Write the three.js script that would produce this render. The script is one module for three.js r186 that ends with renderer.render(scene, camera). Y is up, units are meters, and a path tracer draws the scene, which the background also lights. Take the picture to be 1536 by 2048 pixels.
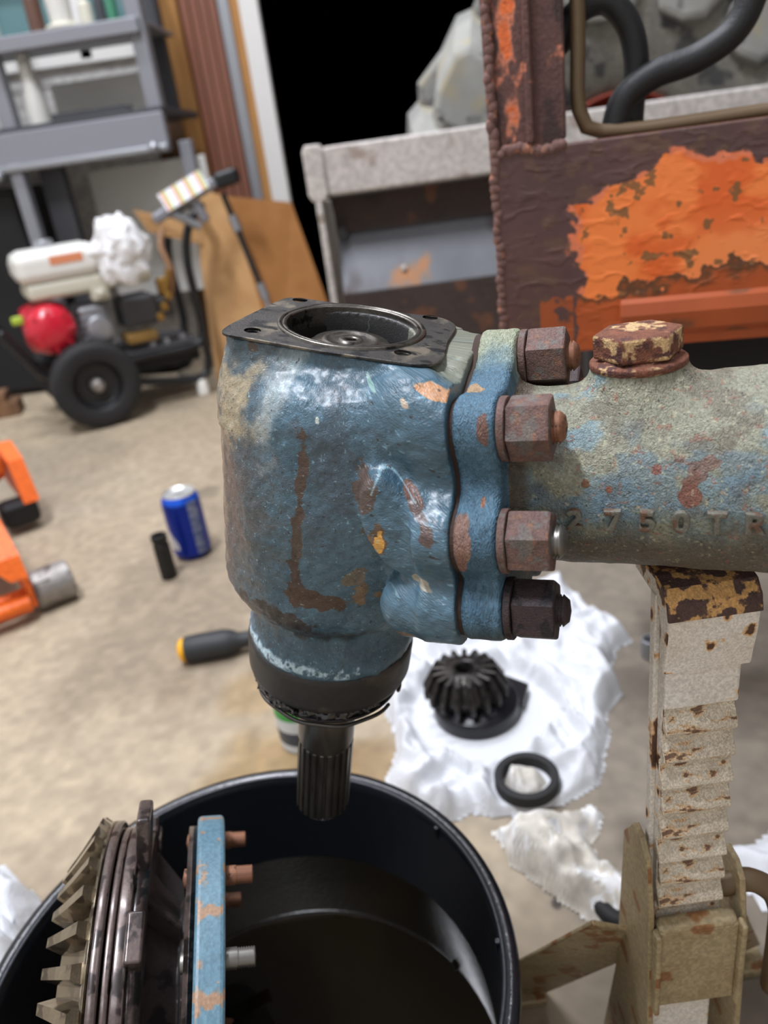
import * as THREE from 'three';
import { mergeGeometries } from 'three/addons/utils/BufferGeometryUtils.js';
import { RoundedBoxGeometry } from 'three/addons/geometries/RoundedBoxGeometry.js';
import { RectAreaLightUniformsLib } from 'three/addons/lights/RectAreaLightUniformsLib.js';
import { TextGeometry } from 'three/addons/geometries/TextGeometry.js';
import { FontLoader } from 'three/addons/loaders/FontLoader.js';

// ------------------------------------------------------------------ camera, sky, lights, exposure
const EXPOSURE = 0.75;
const scene = new THREE.Scene();
scene.background = new THREE.Color(0x000000);            // night outside the open door
const camera = new THREE.PerspectiveCamera(67.24, 0.75, 0.02, 60);
camera.position.set(0, 0.6, 0);
camera.rotation.order = 'YXZ';
camera.rotation.set(-25 * Math.PI / 180, 0, -8 * Math.PI / 180);
camera.focus = 0.335;
camera.userData.fStop = 7.6;
const renderer = new THREE.WebGLRenderer();
renderer.toneMapping = THREE.LinearToneMapping;
renderer.toneMappingExposure = EXPOSURE;
renderer.shadowMap.enabled = true;
RectAreaLightUniformsLib.init();
// ceiling tube fixtures: [x, z, length along x, length along z, intensity]
const FIXTURES = [
  [-0.72, -0.25, 0.18, 0.9, 280],
  [-0.2, 1.3, 1.5, 0.18, 12],
  [-0.5, -1.9, 1.5, 0.18, 105],  // added to brighten the back wall and bench
  [1.6, -0.5, 0.18, 1.5, 10],
];

// ------------------------------------------------------------------ noise and textures
const R = d => d * Math.PI / 180;
let seed_ = 7;
const rnd = () => { seed_ = (seed_ + 0x6D2B79F5) | 0; let t = Math.imul(seed_ ^ (seed_ >>> 15), 1 | seed_); t = (t + Math.imul(t ^ (t >>> 7), 61 | t)) ^ t; return ((t ^ (t >>> 14)) >>> 0) / 4294967296; };
const rr = (a, b) => a + (b - a) * rnd();
const hsh = (x, y, z) => { let h = Math.imul(x, 374761393) ^ Math.imul(y, 668265263) ^ Math.imul(z, 1440662683); h = Math.imul(h ^ (h >>> 13), 1274126177); return ((h ^ (h >>> 16)) >>> 0) / 4294967296; };
const lerp = (a, b, t) => a + (b - a) * t;
const clamp = (x, a = 0, b = 1) => Math.min(b, Math.max(a, x));
const sst = (a, b, x) => { x = clamp((x - a) / (b - a)); return x * x * (3 - 2 * x); };
function n3(x, y, z) {
  const xi = Math.floor(x), yi = Math.floor(y), zi = Math.floor(z);
  let u = x - xi, v = y - yi, w = z - zi; u = u * u * (3 - 2 * u); v = v * v * (3 - 2 * v); w = w * w * (3 - 2 * w);
  return lerp(lerp(lerp(hsh(xi, yi, zi), hsh(xi + 1, yi, zi), u), lerp(hsh(xi, yi + 1, zi), hsh(xi + 1, yi + 1, zi), u), v),
    lerp(lerp(hsh(xi, yi, zi + 1), hsh(xi + 1, yi, zi + 1), u), lerp(hsh(xi, yi + 1, zi + 1), hsh(xi + 1, yi + 1, zi + 1), u), v), w);
}
function fbm3(x, y, z, o = 4) { let s = 0, a = 0.5; for (let i = 0; i < o; i++) { s += a * n3(x, y, z + i * 17); x *= 2; y *= 2; z *= 2; a *= 0.5; } return s / (1 - Math.pow(0.5, o)); }
const md = (a, m) => ((a % m) + m) % m;
function pn(x, y, px, py, s) {
  const xi = Math.floor(x), yi = Math.floor(y); let u = x - xi, v = y - yi; u = u * u * (3 - 2 * u); v = v * v * (3 - 2 * v);
  const a = md(xi, px), b = md(xi + 1, px), c = md(yi, py), d = md(yi + 1, py);
  return lerp(lerp(hsh(a, c, s), hsh(b, c, s), u), lerp(hsh(a, d, s), hsh(b, d, s), u), v);
}
function fb(u, v, fx, fy, o, s) { let t = 0, a = 0.5; for (let i = 0; i < o; i++) { t += a * pn(u * fx, v * fy, fx, fy, s + i); fx *= 2; fy *= 2; a *= 0.5; } return t / (1 - Math.pow(0.5, o)); }
const mix = (a, b, t) => [lerp(a[0], b[0], t), lerp(a[1], b[1], t), lerp(a[2], b[2], t)];
function tex(w, h, f, srgb = true) {
  const d = new Uint8Array(w * h * 4);
  for (let j = 0; j < h; j++) for (let i = 0; i < w; i++) {
    const c = f((i + 0.5) / w, (j + 0.5) / h), k = (j * w + i) * 4;
    d[k] = clamp(c[0], 0, 255); d[k + 1] = clamp(c[1], 0, 255); d[k + 2] = clamp(c[2], 0, 255); d[k + 3] = 255;
  }
  const t = new THREE.DataTexture(d, w, h); t.wrapS = t.wrapT = THREE.RepeatWrapping; t.magFilter = THREE.LinearFilter; t.minFilter = THREE.LinearMipmapLinearFilter; t.generateMipmaps = true;
  if (srgb) t.colorSpace = THREE.SRGBColorSpace; t.needsUpdate = true; return t;
}
const gray = (w, h, f) => tex(w, h, (u, v) => { const g = 255 * clamp(f(u, v)); return [g, g, g]; }, false);
const rep = (t, x, y = x) => { const c = t.clone(); c.repeat.set(x, y); c.needsUpdate = true; return c; };

// ------------------------------------------------------------------ geometry helpers
const V3 = (x, y, z) => new THREE.Vector3(x, y, z);
const V2 = (x, y) => new THREE.Vector2(x, y);
function at(g, x = 0, y = 0, z = 0, rx = 0, ry = 0, rz = 0) { return g.applyMatrix4(new THREE.Matrix4().compose(V3(x, y, z), new THREE.Quaternion().setFromEuler(new THREE.Euler(rx, ry, rz)), V3(1, 1, 1))); }
const box = (w, h, d, x = 0, y = 0, z = 0, r = 0.002, rx = 0, ry = 0, rz = 0) => at(new RoundedBoxGeometry(w, h, d, 1, Math.min(r, w * 0.49, h * 0.49, d * 0.49)), x, y, z, rx, ry, rz);
const lathe = (pts, n = 48) => new THREE.LatheGeometry(pts.map(p => V2(p[0], p[1])), n);
const poly = pts => new THREE.Shape(pts.map(p => V2(p[0], p[1])));
const ext = (shape, d, b = 0.001, cs = 12, bs = 1) => new THREE.ExtrudeGeometry(shape instanceof THREE.Shape ? shape : poly(shape), { depth: Math.max(d - 2 * b, 1e-4), bevelEnabled: b > 0, bevelThickness: b, bevelSize: b, bevelOffset: -b, bevelSegments: bs, curveSegments: cs }).translate(0, 0, b);
function tube(pts, r, n = 40, s = 10, closed = false) {
  const c = new THREE.CatmullRomCurve3(pts.map(p => V3(...p)), closed, 'centripetal'), g = new THREE.TubeGeometry(c, n, r, s, closed);
  if (closed) return g.toNonIndexed();
  const out = [g.toNonIndexed()];
  for (const e of [0, 1]) { const t = c.getTangent(e).multiplyScalar(e ? 1 : -1), k = new THREE.SphereGeometry(r, s, 4, 0, Math.PI * 2, 0, Math.PI / 2).toNonIndexed(); k.applyQuaternion(new THREE.Quaternion().setFromUnitVectors(V3(0, 1, 0), t)); k.translate(...c.getPoint(e).toArray()); out.push(k); }
  return mergeGeometries(out.map(strip));
}
function rod(p, q, r, r2 = r, n = 16) { const a = V3(...p), b = V3(...q), d = b.clone().sub(a), g = new THREE.CylinderGeometry(r2, r, d.length(), n); g.applyQuaternion(new THREE.Quaternion().setFromUnitVectors(V3(0, 1, 0), d.normalize())); return g.translate(...a.add(b).multiplyScalar(0.5).toArray()); }
function plank(p, q, w, t, side = V3(0, 0, 1), r = 0.002) { // a bar of w x t between two points; side = direction of t
  const a = V3(...p), b = V3(...q), y = b.clone().sub(a), L = y.length(); y.normalize(); const x = y.clone().cross(side).normalize(), z = x.clone().cross(y);
  const g = new RoundedBoxGeometry(w, L, t, 1, Math.min(r, t * 0.45, w * 0.45)); g.applyMatrix4(new THREE.Matrix4().makeBasis(x, y, z)); return g.translate(...a.add(b).multiplyScalar(0.5).toArray());
}
function strip(g) { const n = g.index ? g.toNonIndexed() : g; for (const k of Object.keys(n.attributes)) if (!['position', 'normal', 'uv'].includes(k)) n.deleteAttribute(k); if (!n.attributes.uv) n.setAttribute('uv', new THREE.BufferAttribute(new Float32Array(n.attributes.position.count * 2), 2)); n.clearGroups?.(); return n; }
function boxUV(g, s) {
  const p = g.attributes.position, uv = g.attributes.uv, a = V3(), b = V3(), c = V3();
  for (let i = 0; i < p.count; i += 3) {
    a.fromBufferAttribute(p, i); b.fromBufferAttribute(p, i + 1); c.fromBufferAttribute(p, i + 2);
    const n = b.clone().sub(a).cross(c.clone().sub(a)), x = Math.abs(n.x), y = Math.abs(n.y), z = Math.abs(n.z);
    [a, b, c].forEach((q, k) => { if (x >= y && x >= z) uv.setXY(i + k, q.z / s, q.y / s); else if (y >= z) uv.setXY(i + k, q.x / s, q.z / s); else uv.setXY(i + k, q.x / s, q.y / s); });
  }
  return g;
}
function sheet(pts, t) { // a flat plate of thickness t over a polygon of points in space
  const P = pts.map(p => V3(...p)), n = P[1].clone().sub(P[0]).cross(P[2].clone().sub(P[0])).normalize().multiplyScalar(t), Q = P.map(p => p.clone().sub(n)), o = [];
  const tri = (a, b, c) => o.push(...a.toArray(), ...b.toArray(), ...c.toArray());
  for (let i = 1; i + 1 < P.length; i++) { tri(P[0], P[i], P[i + 1]); tri(Q[0], Q[i + 1], Q[i]); }
  for (let i = 0; i < P.length; i++) { const j = (i + 1) % P.length; tri(P[i], Q[i], Q[j]); tri(P[i], Q[j], P[j]); }
  const g = new THREE.BufferGeometry(); g.setAttribute('position', new THREE.Float32BufferAttribute(o, 3)); g.computeVertexNormals(); return strip(g);
}
function merged(gs, m) { gs = (Array.isArray(gs) ? gs : [gs]).map(strip); const g = gs.length > 1 ? mergeGeometries(gs) : gs[0]; return m.userData.keepUV ? g : boxUV(g, m.userData.s || 0.2); }

// ------------------------------------------------------------------ objects
const used = {};
function numbered(n) { used[n] = (used[n] ?? -1) + 1; return used[n] ? `${n}_${String(used[n]).padStart(3, '0')}` : n; }
function mesh(name, gs, m, parent) { const o = new THREE.Mesh(merged(gs, m), m); o.name = name; o.castShadow = o.receiveShadow = true; if (parent) parent.add(o); return o; }
function tag(o, label, category, group, kind) { o.userData.label = label; o.userData.category = category; if (group) o.userData.group = group; if (kind) o.userData.kind = kind; return o; }
function thing(name, label, category, pos = [0, 0, 0], yaw = 0, group) { const o = new THREE.Group(); o.name = numbered(name); o.position.set(...pos); o.rotation.y = yaw; scene.add(o); return tag(o, label, category, group); }
function solo(name, gs, m, label, category, pos = [0, 0, 0], yaw = 0, group, kind) { const o = mesh(numbered(name), gs, m, scene); o.position.set(...pos); o.rotation.y = yaw; return tag(o, label, category, group, kind); }
function struct(name, gs, m, pos = [0, 0, 0]) { const o = mesh(name, gs, m, scene); o.position.set(...pos); o.userData.kind = 'structure'; return o; }

// surface nets: meshes the zero level of a distance function
function nets(f, lo, hi, c) {
  const n = [0, 1, 2].map(k => Math.ceil((hi[k] - lo[k]) / c) + 1), [nx, ny, nz] = n, val = new Float32Array(nx * ny * nz), id = (i, j, k) => i + nx * (j + ny * k), Bk = 6;
  for (let k0 = 0; k0 < nz; k0 += Bk) for (let j0 = 0; j0 < ny; j0 += Bk) for (let i0 = 0; i0 < nx; i0 += Bk) {
    const d = f(lo[0] + (i0 + Bk / 2) * c, lo[1] + (j0 + Bk / 2) * c, lo[2] + (k0 + Bk / 2) * c), far = Math.abs(d) > Bk * c * 1.5;
    for (let k = k0; k < Math.min(k0 + Bk, nz); k++) for (let j = j0; j < Math.min(j0 + Bk, ny); j++) for (let i = i0; i < Math.min(i0 + Bk, nx); i++) val[id(i, j, k)] = far ? d : f(lo[0] + i * c, lo[1] + j * c, lo[2] + k * c);
  }
  const vi = new Int32Array(nx * ny * nz).fill(-1), pos = [], idx = [];
  const E = [[0, 1], [0, 2], [0, 4], [1, 3], [1, 5], [2, 3], [2, 6], [3, 7], [4, 5], [4, 6], [5, 7], [6, 7]], cv = new Float32Array(8);
  for (let k = 0; k < nz - 1; k++) for (let j = 0; j < ny - 1; j++) for (let i = 0; i < nx - 1; i++) {
    let m = 0; for (let q = 0; q < 8; q++) { cv[q] = val[id(i + (q & 1), j + (q >> 1 & 1), k + (q >> 2))]; if (cv[q] < 0) m |= 1 << q; }
    if (m === 0 || m === 255) continue;
    let x = 0, y = 0, z = 0, s = 0;
    for (const [a, b] of E) if ((m >> a & 1) !== (m >> b & 1)) { const t = cv[a] / (cv[a] - cv[b]); x += lerp(a & 1, b & 1, t); y += lerp(a >> 1 & 1, b >> 1 & 1, t); z += lerp(a >> 2, b >> 2, t); s++; }
    vi[id(i, j, k)] = pos.length / 3; pos.push(lo[0] + (i + x / s) * c, lo[1] + (j + y / s) * c, lo[2] + (k + z / s) * c);
  }
  const q = (a, b, d, e, fl) => { if (fl) idx.push(a, b, d, a, d, e); else idx.push(a, d, b, a, e, d); };
  for (let k = 1; k < nz - 1; k++) for (let j = 1; j < ny - 1; j++) for (let i = 1; i < nx - 1; i++) {
    const s0 = val[id(i, j, k)] < 0;
    if (s0 !== val[id(i + 1, j, k)] < 0) q(vi[id(i, j - 1, k - 1)], vi[id(i, j, k - 1)], vi[id(i, j, k)], vi[id(i, j - 1, k)], s0);
    if (s0 !== val[id(i, j + 1, k)] < 0) q(vi[id(i - 1, j, k - 1)], vi[id(i - 1, j, k)], vi[id(i, j, k)], vi[id(i, j, k - 1)], s0);
    if (s0 !== val[id(i, j, k + 1)] < 0) q(vi[id(i - 1, j - 1, k)], vi[id(i, j - 1, k)], vi[id(i, j, k)], vi[id(i - 1, j, k)], s0);
  }
  const g = new THREE.BufferGeometry(); g.setAttribute('position', new THREE.BufferAttribute(new Float32Array(pos), 3)); g.setIndex(idx); g.computeVertexNormals(); return g;
}
const smin = (a, b, k) => { const h = Math.max(k - Math.abs(a - b), 0) / k; return Math.min(a, b) - h * h * k * 0.25; };
const smax = (a, b, k) => -smin(-a, -b, k);
const rcyl = (r, a, Rr, a0, a1, q) => { const x = r - Rr + q, y = Math.abs(a - (a0 + a1) / 2) - (a1 - a0) / 2 + q; return Math.min(Math.max(x, y), 0) + Math.hypot(Math.max(x, 0), Math.max(y, 0)) - q; };

// ------------------------------------------------------------------ materials
const grainN = gray(512, 512, (u, v) => 0.5 * fb(u, v, 24, 24, 4, 11) + 0.5 * fb(u, v, 90, 90, 2, 19));   // cast grain
const fineN = gray(512, 512, (u, v) => fb(u, v, 40, 40, 3, 31));
const roughN = gray(256, 256, (u, v) => 0.45 + 0.5 * fb(u, v, 10, 10, 4, 44));
function M(name, o) { const m = new THREE.MeshPhysicalMaterial(); const { s, keepUV, ...q } = o; for (const k of ['color', 'sheenColor', 'attenuationColor', 'emissive']) if (q[k] !== undefined) q[k] = new THREE.Color(q[k]); m.setValues(q); m.name = name; m.userData.s = s; m.userData.keepUV = keepUV; return m; }
// blotched colour map: two tones, a third in patches, fine speckle
const blotch = (c0, c1, c2, amt, f = 5, sd = 1, n = 512) => tex(n, n, (u, v) => {
  let c = mix(c0, c1, fb(u, v, f, f, 4, sd));
  c = mix(c, c2, sst(amt, amt + 0.09, fb(u, v, f * 1.5 | 0, f * 1.5 | 0, 5, sd + 50)));
  const k = 0.86 + 0.28 * fb(u, v, 64, 64, 2, sd + 90); return [c[0] * k, c[1] * k, c[2] * k];
});
const mat = {
  wallWhite: M('white painted wall', { roughness: 0.8, map: blotch([226, 224, 220], [218, 216, 212], [206, 204, 200], 0.7, 4, 3), s: 1.2 }),
  ceil: M('dark ceiling board', { color: '#5d5a56', roughness: 0.9 }),
  wallGrey: M('grey block wall', { color: '#8f8d8a', roughness: 0.9 }),
  wood: M('tan timber', { roughness: 0.75, s: 0.35, map: tex(256, 512, (u, v) => { const g = fb(u, v, 26, 3, 4, 5); return mix([196, 146, 84], [150, 102, 52], g); }) }),
  woodDark: M('dark rough timber', { roughness: 0.85, s: 0.35, map: tex(256, 512, (u, v) => mix([150, 112, 78], [70, 50, 36], fb(u, v, 18, 5, 4, 8))) }),
  slat: M('brown stained slat', { roughness: 0.6, s: 0.4, map: tex(256, 512, (u, v) => mix([152, 98, 74], [112, 68, 50], fb(u, v, 20, 2, 4, 9))) }),
  trimWhite: M('white painted trim', { color: '#d9d7d2', roughness: 0.6 }),
  galv: M('galvanised track', { color: '#9a9ca0', roughness: 0.45, metalness: 0.7 }),
  pane: M('window glass with reflection as teal', { color: '#6d9496', roughness: 0.12, transmission: 0.3, thickness: 0 }),  // teal colour stands in for the room reflected in the glass
  shelfGrey: M('grey enamelled steel', { color: '#85868c', roughness: 0.42, metalness: 0.15, bumpMap: fineN, bumpScale: 0.0002, s: 0.3 }),
  shelfDark: M('dark grey steel', { color: '#3b3c40', roughness: 0.6 }),
  nearBlack: M('matt black', { color: '#111214', roughness: 0.7 }),
  black: M('black plastic', { color: '#161719', roughness: 0.45 }),
  blackTube: M('black powder coated tube', { color: '#141517', roughness: 0.35 }),
  rubber: M('black rubber', { color: '#1b1b1c', roughness: 0.7, bumpMap: fineN, bumpScale: 0.0003, s: 0.1 }),
  hose: M('hydraulic hose rubber', { color: '#17181a', roughness: 0.55, bumpMap: fineN, bumpScale: 0.0002, s: 0.05 }),
  white: M('white plastic', { color: '#e2e1da', roughness: 0.4 }),
  cream: M('cream plastic', { color: '#c9c6b4', roughness: 0.45 }),
  red: M('red painted metal', { color: '#c4102c', roughness: 0.3, clearcoat: 0.5 }),
  alu: M('cast aluminium', { color: '#a9abb0', roughness: 0.42, metalness: 0.8 }),
  engineGrey: M('dull engine metal', { color: '#4c4c4e', roughness: 0.6, metalness: 0.4 }),
  brass: M('brass', { color: '#b08a4a', roughness: 0.35, metalness: 0.85 }),
  cardLit: M('cardboard, lit side', { roughness: 0.85, s: 0.3, map: tex(256, 256, (u, v) => mix([202, 160, 110], [180, 136, 88], fb(u, v, 6, 6, 4, 12))) }),
  cardShaded: M('cardboard, shaded side', { roughness: 0.85, s: 0.3, map: tex(256, 256, (u, v) => mix([178, 124, 70], [156, 104, 54], fb(u, v, 6, 6, 4, 13))) }),  // same cardboard as above, shade of the right face put into the colour
  bag: M('crumpled white plastic', { color: '#e4e4e4', roughness: 0.5 }),
  jackOrange: M('orange painted steel', { color: '#ef6d1e', roughness: 0.45, map: blotch([255, 255, 255], [238, 232, 226], [220, 190, 170], 0.68, 4, 21), s: 0.2 }),
  jackDark: M('dark oily steel', { color: '#3a2620', roughness: 0.5 }),
  caster: M('grey worn steel roller', { roughness: 0.5, metalness: 0.5, map: blotch([168, 164, 160], [128, 122, 116], [98, 90, 84], 0.6, 5, 23), s: 0.1 }),
  canBlue: M('printed can', { roughness: 0.28, metalness: 0.55, keepUV: true, map: tex(512, 256, (u, v) => { const w = 0.5 + 0.13 * Math.sin(v * 5 + 0.4); const d = Math.abs(u - w), e = Math.abs(u - 0.77); let c = [14, 44, 150]; if (v > 0.9) c = [30, 95, 225]; if (u < w - 0.05 && u > w - 0.17 && v > 0.2 && v < 0.78) c = [205, 212, 222]; if (e < 0.045 && v > 0.1 && v < 0.93) c = mix([140, 150, 175], [60, 75, 130], pn(u * 20, v * 26, 20, 26, 3)); return c; }) }),
  canTop: M('bare aluminium', { color: '#d5d6d4', roughness: 0.3, metalness: 0.75 }),
  socket: M('black oxide steel', { color: '#222222', roughness: 0.5, metalness: 0.4 }),
  yellow: M('yellow plastic', { color: '#f0ae1e', roughness: 0.45 }),
  handle: M('dark grey soft grip', { color: '#2b2d2f', roughness: 0.6 }),
  cloth: M('white cotton rag', { color: '#d4d6d9', roughness: 0.95, bumpMap: fineN, bumpScale: 0.0006, s: 0.06 }),
  clothDirty: M('soiled white rag', { roughness: 0.95, s: 0.5, map: blotch([226, 226, 225], [218, 216, 212], [198, 192, 180], 0.66, 4, 27) }),
  pinion: M('oily dark gear steel', { roughness: 0.34, metalness: 0.55, s: 0.05, map: blotch([74, 70, 66], [46, 43, 42], [26, 25, 26], 0.55, 5, 29) }),
  blackOil: M('oil black metal', { color: '#17151a', roughness: 0.3, metalness: 0.2 }),
  tub: M('black polypropylene', { color: '#15181d', roughness: 0.26, bumpMap: fineN, bumpScale: 0.00015, s: 0.1 }),
  tubRim: M('scuffed black rim', { color: '#2a2d33', roughness: 0.42, bumpMap: grainN, bumpScale: 0.0004, s: 0.08 }),
  oil: M('used gear oil', { color: '#0d0a05', roughness: 0.03, ior: 1.47, specularIntensity: 1 }),
  toothOil: M('oily gear tooth steel', { roughness: 0.22, metalness: 0.75, s: 0.05, map: blotch([140, 128, 106], [96, 86, 68], [60, 48, 34], 0.58, 4, 33), clearcoat: 0.7, clearcoatRoughness: 0.1 }),
  plateOil: M('brown oily steel plate', { roughness: 0.34, metalness: 0.4, s: 0.08, map: blotch([112, 98, 92], [78, 66, 62], [46, 38, 36], 0.55, 5, 35), clearcoat: 0.5, clearcoatRoughness: 0.15 }),
  coneGrey: M('grimy cast cone', { roughness: 0.55, s: 0.1, map: blotch([66, 56, 54], [40, 34, 34], [18, 16, 16], 0.52, 4, 37), clearcoat: 0.25 }),
  flangeBlue: M('chipped blue flange paint', { roughness: 0.45, s: 0.08, map: blotch([96, 128, 142], [80, 112, 128], [150, 118, 92], 0.63, 5, 39) }),
  studRust: M('rusty stud', { roughness: 0.7, metalness: 0.3, s: 0.03, map: blotch([158, 112, 84], [112, 74, 56], [74, 52, 44], 0.58, 5, 41) }),
  studSteel: M('steel thread', { color: '#7c7a74', roughness: 0.4, metalness: 0.8 }),
  nut: M('rusty brown nut', { roughness: 0.72, metalness: 0.2, s: 0.034, bumpMap: grainN, bumpScale: 0.0005, map: tex(512, 512, (u, v) => { let c = mix([120, 94, 86], [88, 68, 64], fb(u, v, 5, 5, 4, 61)); c = mix(c, [138, 100, 78], 0.7 * sst(0.56, 0.70, fb(u, v, 7, 7, 4, 67))); c = mix(c, [104, 104, 100], 0.7 * sst(0.58, 0.7, fb(u, v, 6, 6, 5, 71))); const k = 0.82 + 0.36 * fb(u, v, 60, 60, 2, 73); return c.map(x => x * k); }) }),
  nutShaded: M('brown nut darkened for shade', { roughness: 0.6, metalness: 0.2, s: 0.034, bumpMap: grainN, bumpScale: 0.0004, map: blotch([66, 52, 52], [48, 38, 40], [30, 26, 28], 0.55, 5, 75) }),  // nut colour darkened to paint in the shadow low on the flange
  plugRust: M('flaking rusty plug', { roughness: 0.75, metalness: 0.15, s: 0.034, bumpMap: grainN, bumpScale: 0.0007, map: tex(512, 512, (u, v) => { let c = mix([140, 88, 64], [98, 60, 46], fb(u, v, 6, 6, 4, 81)); c = mix(c, [206, 176, 128], 0.9 * sst(0.585, 0.67, fb(u, v, 5, 5, 5, 83))); c = mix(c, [84, 52, 46], sst(0.58, 0.7, fb(u, v, 9, 9, 4, 87))); const k = 0.8 + 0.4 * fb(u, v, 64, 64, 2, 73); return c.map(x => x * k); }) }),
  gasketBlack: M('sealant stained black metal', { roughness: 0.52, metalness: 0.35, s: 0.06, bumpMap: grainN, bumpScale: 0.0002, map: tex(512, 512, (u, v) => { let c = mix([72, 69, 65], [48, 46, 44], fb(u, v, 5, 5, 4, 91)); c = mix(c, [126, 116, 98], 0.75 * sst(0.54, 0.72, fb(u, v, 6, 4, 5, 93))); c = mix(c, [20, 20, 21], sst(0.6, 0.72, fb(u, v, 7, 9, 4, 97))); return c; }) }),
  ringSteel: M('machined bearing ring', { roughness: 0.3, metalness: 0.9, s: 0.06, map: blotch([128, 124, 116], [100, 96, 90], [60, 56, 52], 0.62, 6, 99) }),
  boreDark: M('oily machined bore', { color: '#5b5753', roughness: 0.25, metalness: 0.85, clearcoat: 0.6 }),
  shaft: M('dark worn shaft steel', { roughness: 0.32, metalness: 0.8, s: 0.05, map: tex(256, 256, (u, v) => mix([120, 115, 108], [82, 78, 72], fb(u, v, 20, 4, 3, 101))) }),
  grease: M('black grease', { color: '#141416', roughness: 0.24, clearcoat: 0.6 }),
  collar: M('greasy black seal housing', { roughness: 0.5, s: 0.1, map: blotch([44, 42, 40], [30, 30, 30], [58, 52, 46], 0.62, 5, 103) }),
  wire: M('thin steel ring', { color: '#54524f', roughness: 0.35, metalness: 0.8 }),
  seam: M('brown gasket edge', { color: '#3a2a22', roughness: 0.85 }),
  jackWhite: M('chipped white paint over rust', { roughness: 0.62, s: 0.12, bumpMap: grainN, bumpScale: 0.0004, map: tex(1024, 1024, (u, v) => { let c = mix([232, 228, 222], [212, 204, 190], fb(u, v, 6, 6, 4, 111)); const r = fb(u, v, 8, 6, 5, 113); c = mix(c, [206, 148, 84], 0.8 * sst(0.60, 0.67, r)); c = mix(c, [84, 58, 44], sst(0.655, 0.70, r)); const k = 0.88 + 0.24 * fb(u, v, 120, 120, 2, 117); return c.map(x => x * k); }) }),
  toothWhite: M('dusty painted ratchet tooth', { roughness: 0.75, s: 0.05, bumpMap: grainN, bumpScale: 0.0006, map: tex(512, 512, (u, v) => { let c = mix([222, 212, 192], [184, 172, 154], fb(u, v, 9, 9, 4, 121)); const r = fb(u, v, 8, 18, 5, 123); c = mix(c, [204, 156, 104], 0.6 * sst(0.54, 0.66, r)); c = mix(c, [104, 78, 62], 0.9 * sst(0.655, 0.71, r)); const k = 0.8 + 0.4 * fb(u, v, 90, 90, 2, 127); return c.map(x => x * k); }) }),
  zinc: M('yellowed zinc plate', { roughness: 0.48, metalness: 0.35, s: 0.1, map: blotch([176, 162, 130], [150, 132, 98], [140, 98, 62], 0.62, 4, 131) }),
  saddleRust: M('bare rusted saddle edge', { roughness: 0.8, s: 0.05, bumpMap: grainN, bumpScale: 0.0006, map: blotch([96, 72, 64], [72, 54, 50], [206, 160, 100], 0.56, 6, 133) }),
  bucketSteel: M('scuffed bucket steel', { roughness: 0.5, metalness: 0.35, s: 0.5, map: tex(512, 512, (u, v) => { let c = mix([128, 130, 134], [96, 98, 104], fb(u, v, 5, 4, 4, 141)); c = mix(c, [176, 116, 70], 0.8 * sst(0.6, 0.7, fb(u, v, 4, 4, 5, 143))); c = mix(c, [70, 60, 58], 0.8 * sst(0.58, 0.72, fb(u, v, 5, 3, 4, 147))); return c; }) }),
  bucketRail: M('weathered grey rail', { roughness: 0.7, s: 0.4, map: blotch([196, 190, 184], [182, 176, 170], [158, 142, 132], 0.68, 4, 149) }),
  bucketRust: M('dark rusted steel', { roughness: 0.75, s: 0.3, map: blotch([70, 54, 48], [44, 36, 34], [96, 62, 44], 0.6, 5, 151) }),
  tire: M('dusty tyre rubber', { roughness: 0.8, s: 0.4, map: tex(512, 512, (u, v) => { let c = mix([168, 168, 160], [122, 122, 118], fb(u, v, 5, 5, 4, 153)); c = mix(c, [160, 148, 118], sst(0.5, 0.7, fb(u, v, 4, 4, 4, 157))); c = mix(c, [80, 80, 80], sst(0.62, 0.72, fb(u, v, 6, 6, 4, 159))); return c; }) }),
  brownPipe: M('olive brown painted pipe', { color: '#6b5840', roughness: 0.5, metalness: 0.2 }),
  frameRust: M('brown rust over pink primer', { roughness: 0.7, s: 0.16, bumpMap: grainN, bumpScale: 0.0007, map: tex(1024, 1024, (u, v) => { let c = mix([112, 78, 70], [82, 56, 52], fb(u, v, 5, 3, 4, 161)); const r = fb(u, v, 7, 4, 5, 163); c = mix(c, [206, 126, 96], sst(0.6, 0.66, r)); c = mix(c, [224, 112, 58], sst(0.66, 0.69, r)); c = mix(c, [58, 42, 40], 0.8 * sst(0.6, 0.72, fb(u, v, 8, 5, 4, 167))); const k = 0.86 + 0.28 * fb(u, v, 80, 80, 2, 169); return c.map(x => x * k); }) }),
  frameOrange: M('faded orange paint', { roughness: 0.5, s: 0.2, map: tex(512, 512, (u, v) => { let c = mix([186, 88, 36], [150, 70, 32], fb(u, v, 5, 4, 4, 171)); c = mix(c, [110, 66, 38], sst(0.56, 0.68, fb(u, v, 4, 6, 5, 173))); return c; }) }),
  weld: M('rusty weld bead', { roughness: 0.75, s: 0.05, bumpMap: grainN, bumpScale: 0.0006, map: blotch([130, 96, 88], [100, 72, 66], [160, 108, 84], 0.6, 5, 175) }),
  lampBody: M('white fixture enamel', { color: '#dddddd', roughness: 0.5 }),
  lampGlow: M('glowing tube diffuser', { color: '#ffffff', emissive: '#f4f7ff', emissiveIntensity: 8, roughness: 0.6 }),
};
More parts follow.
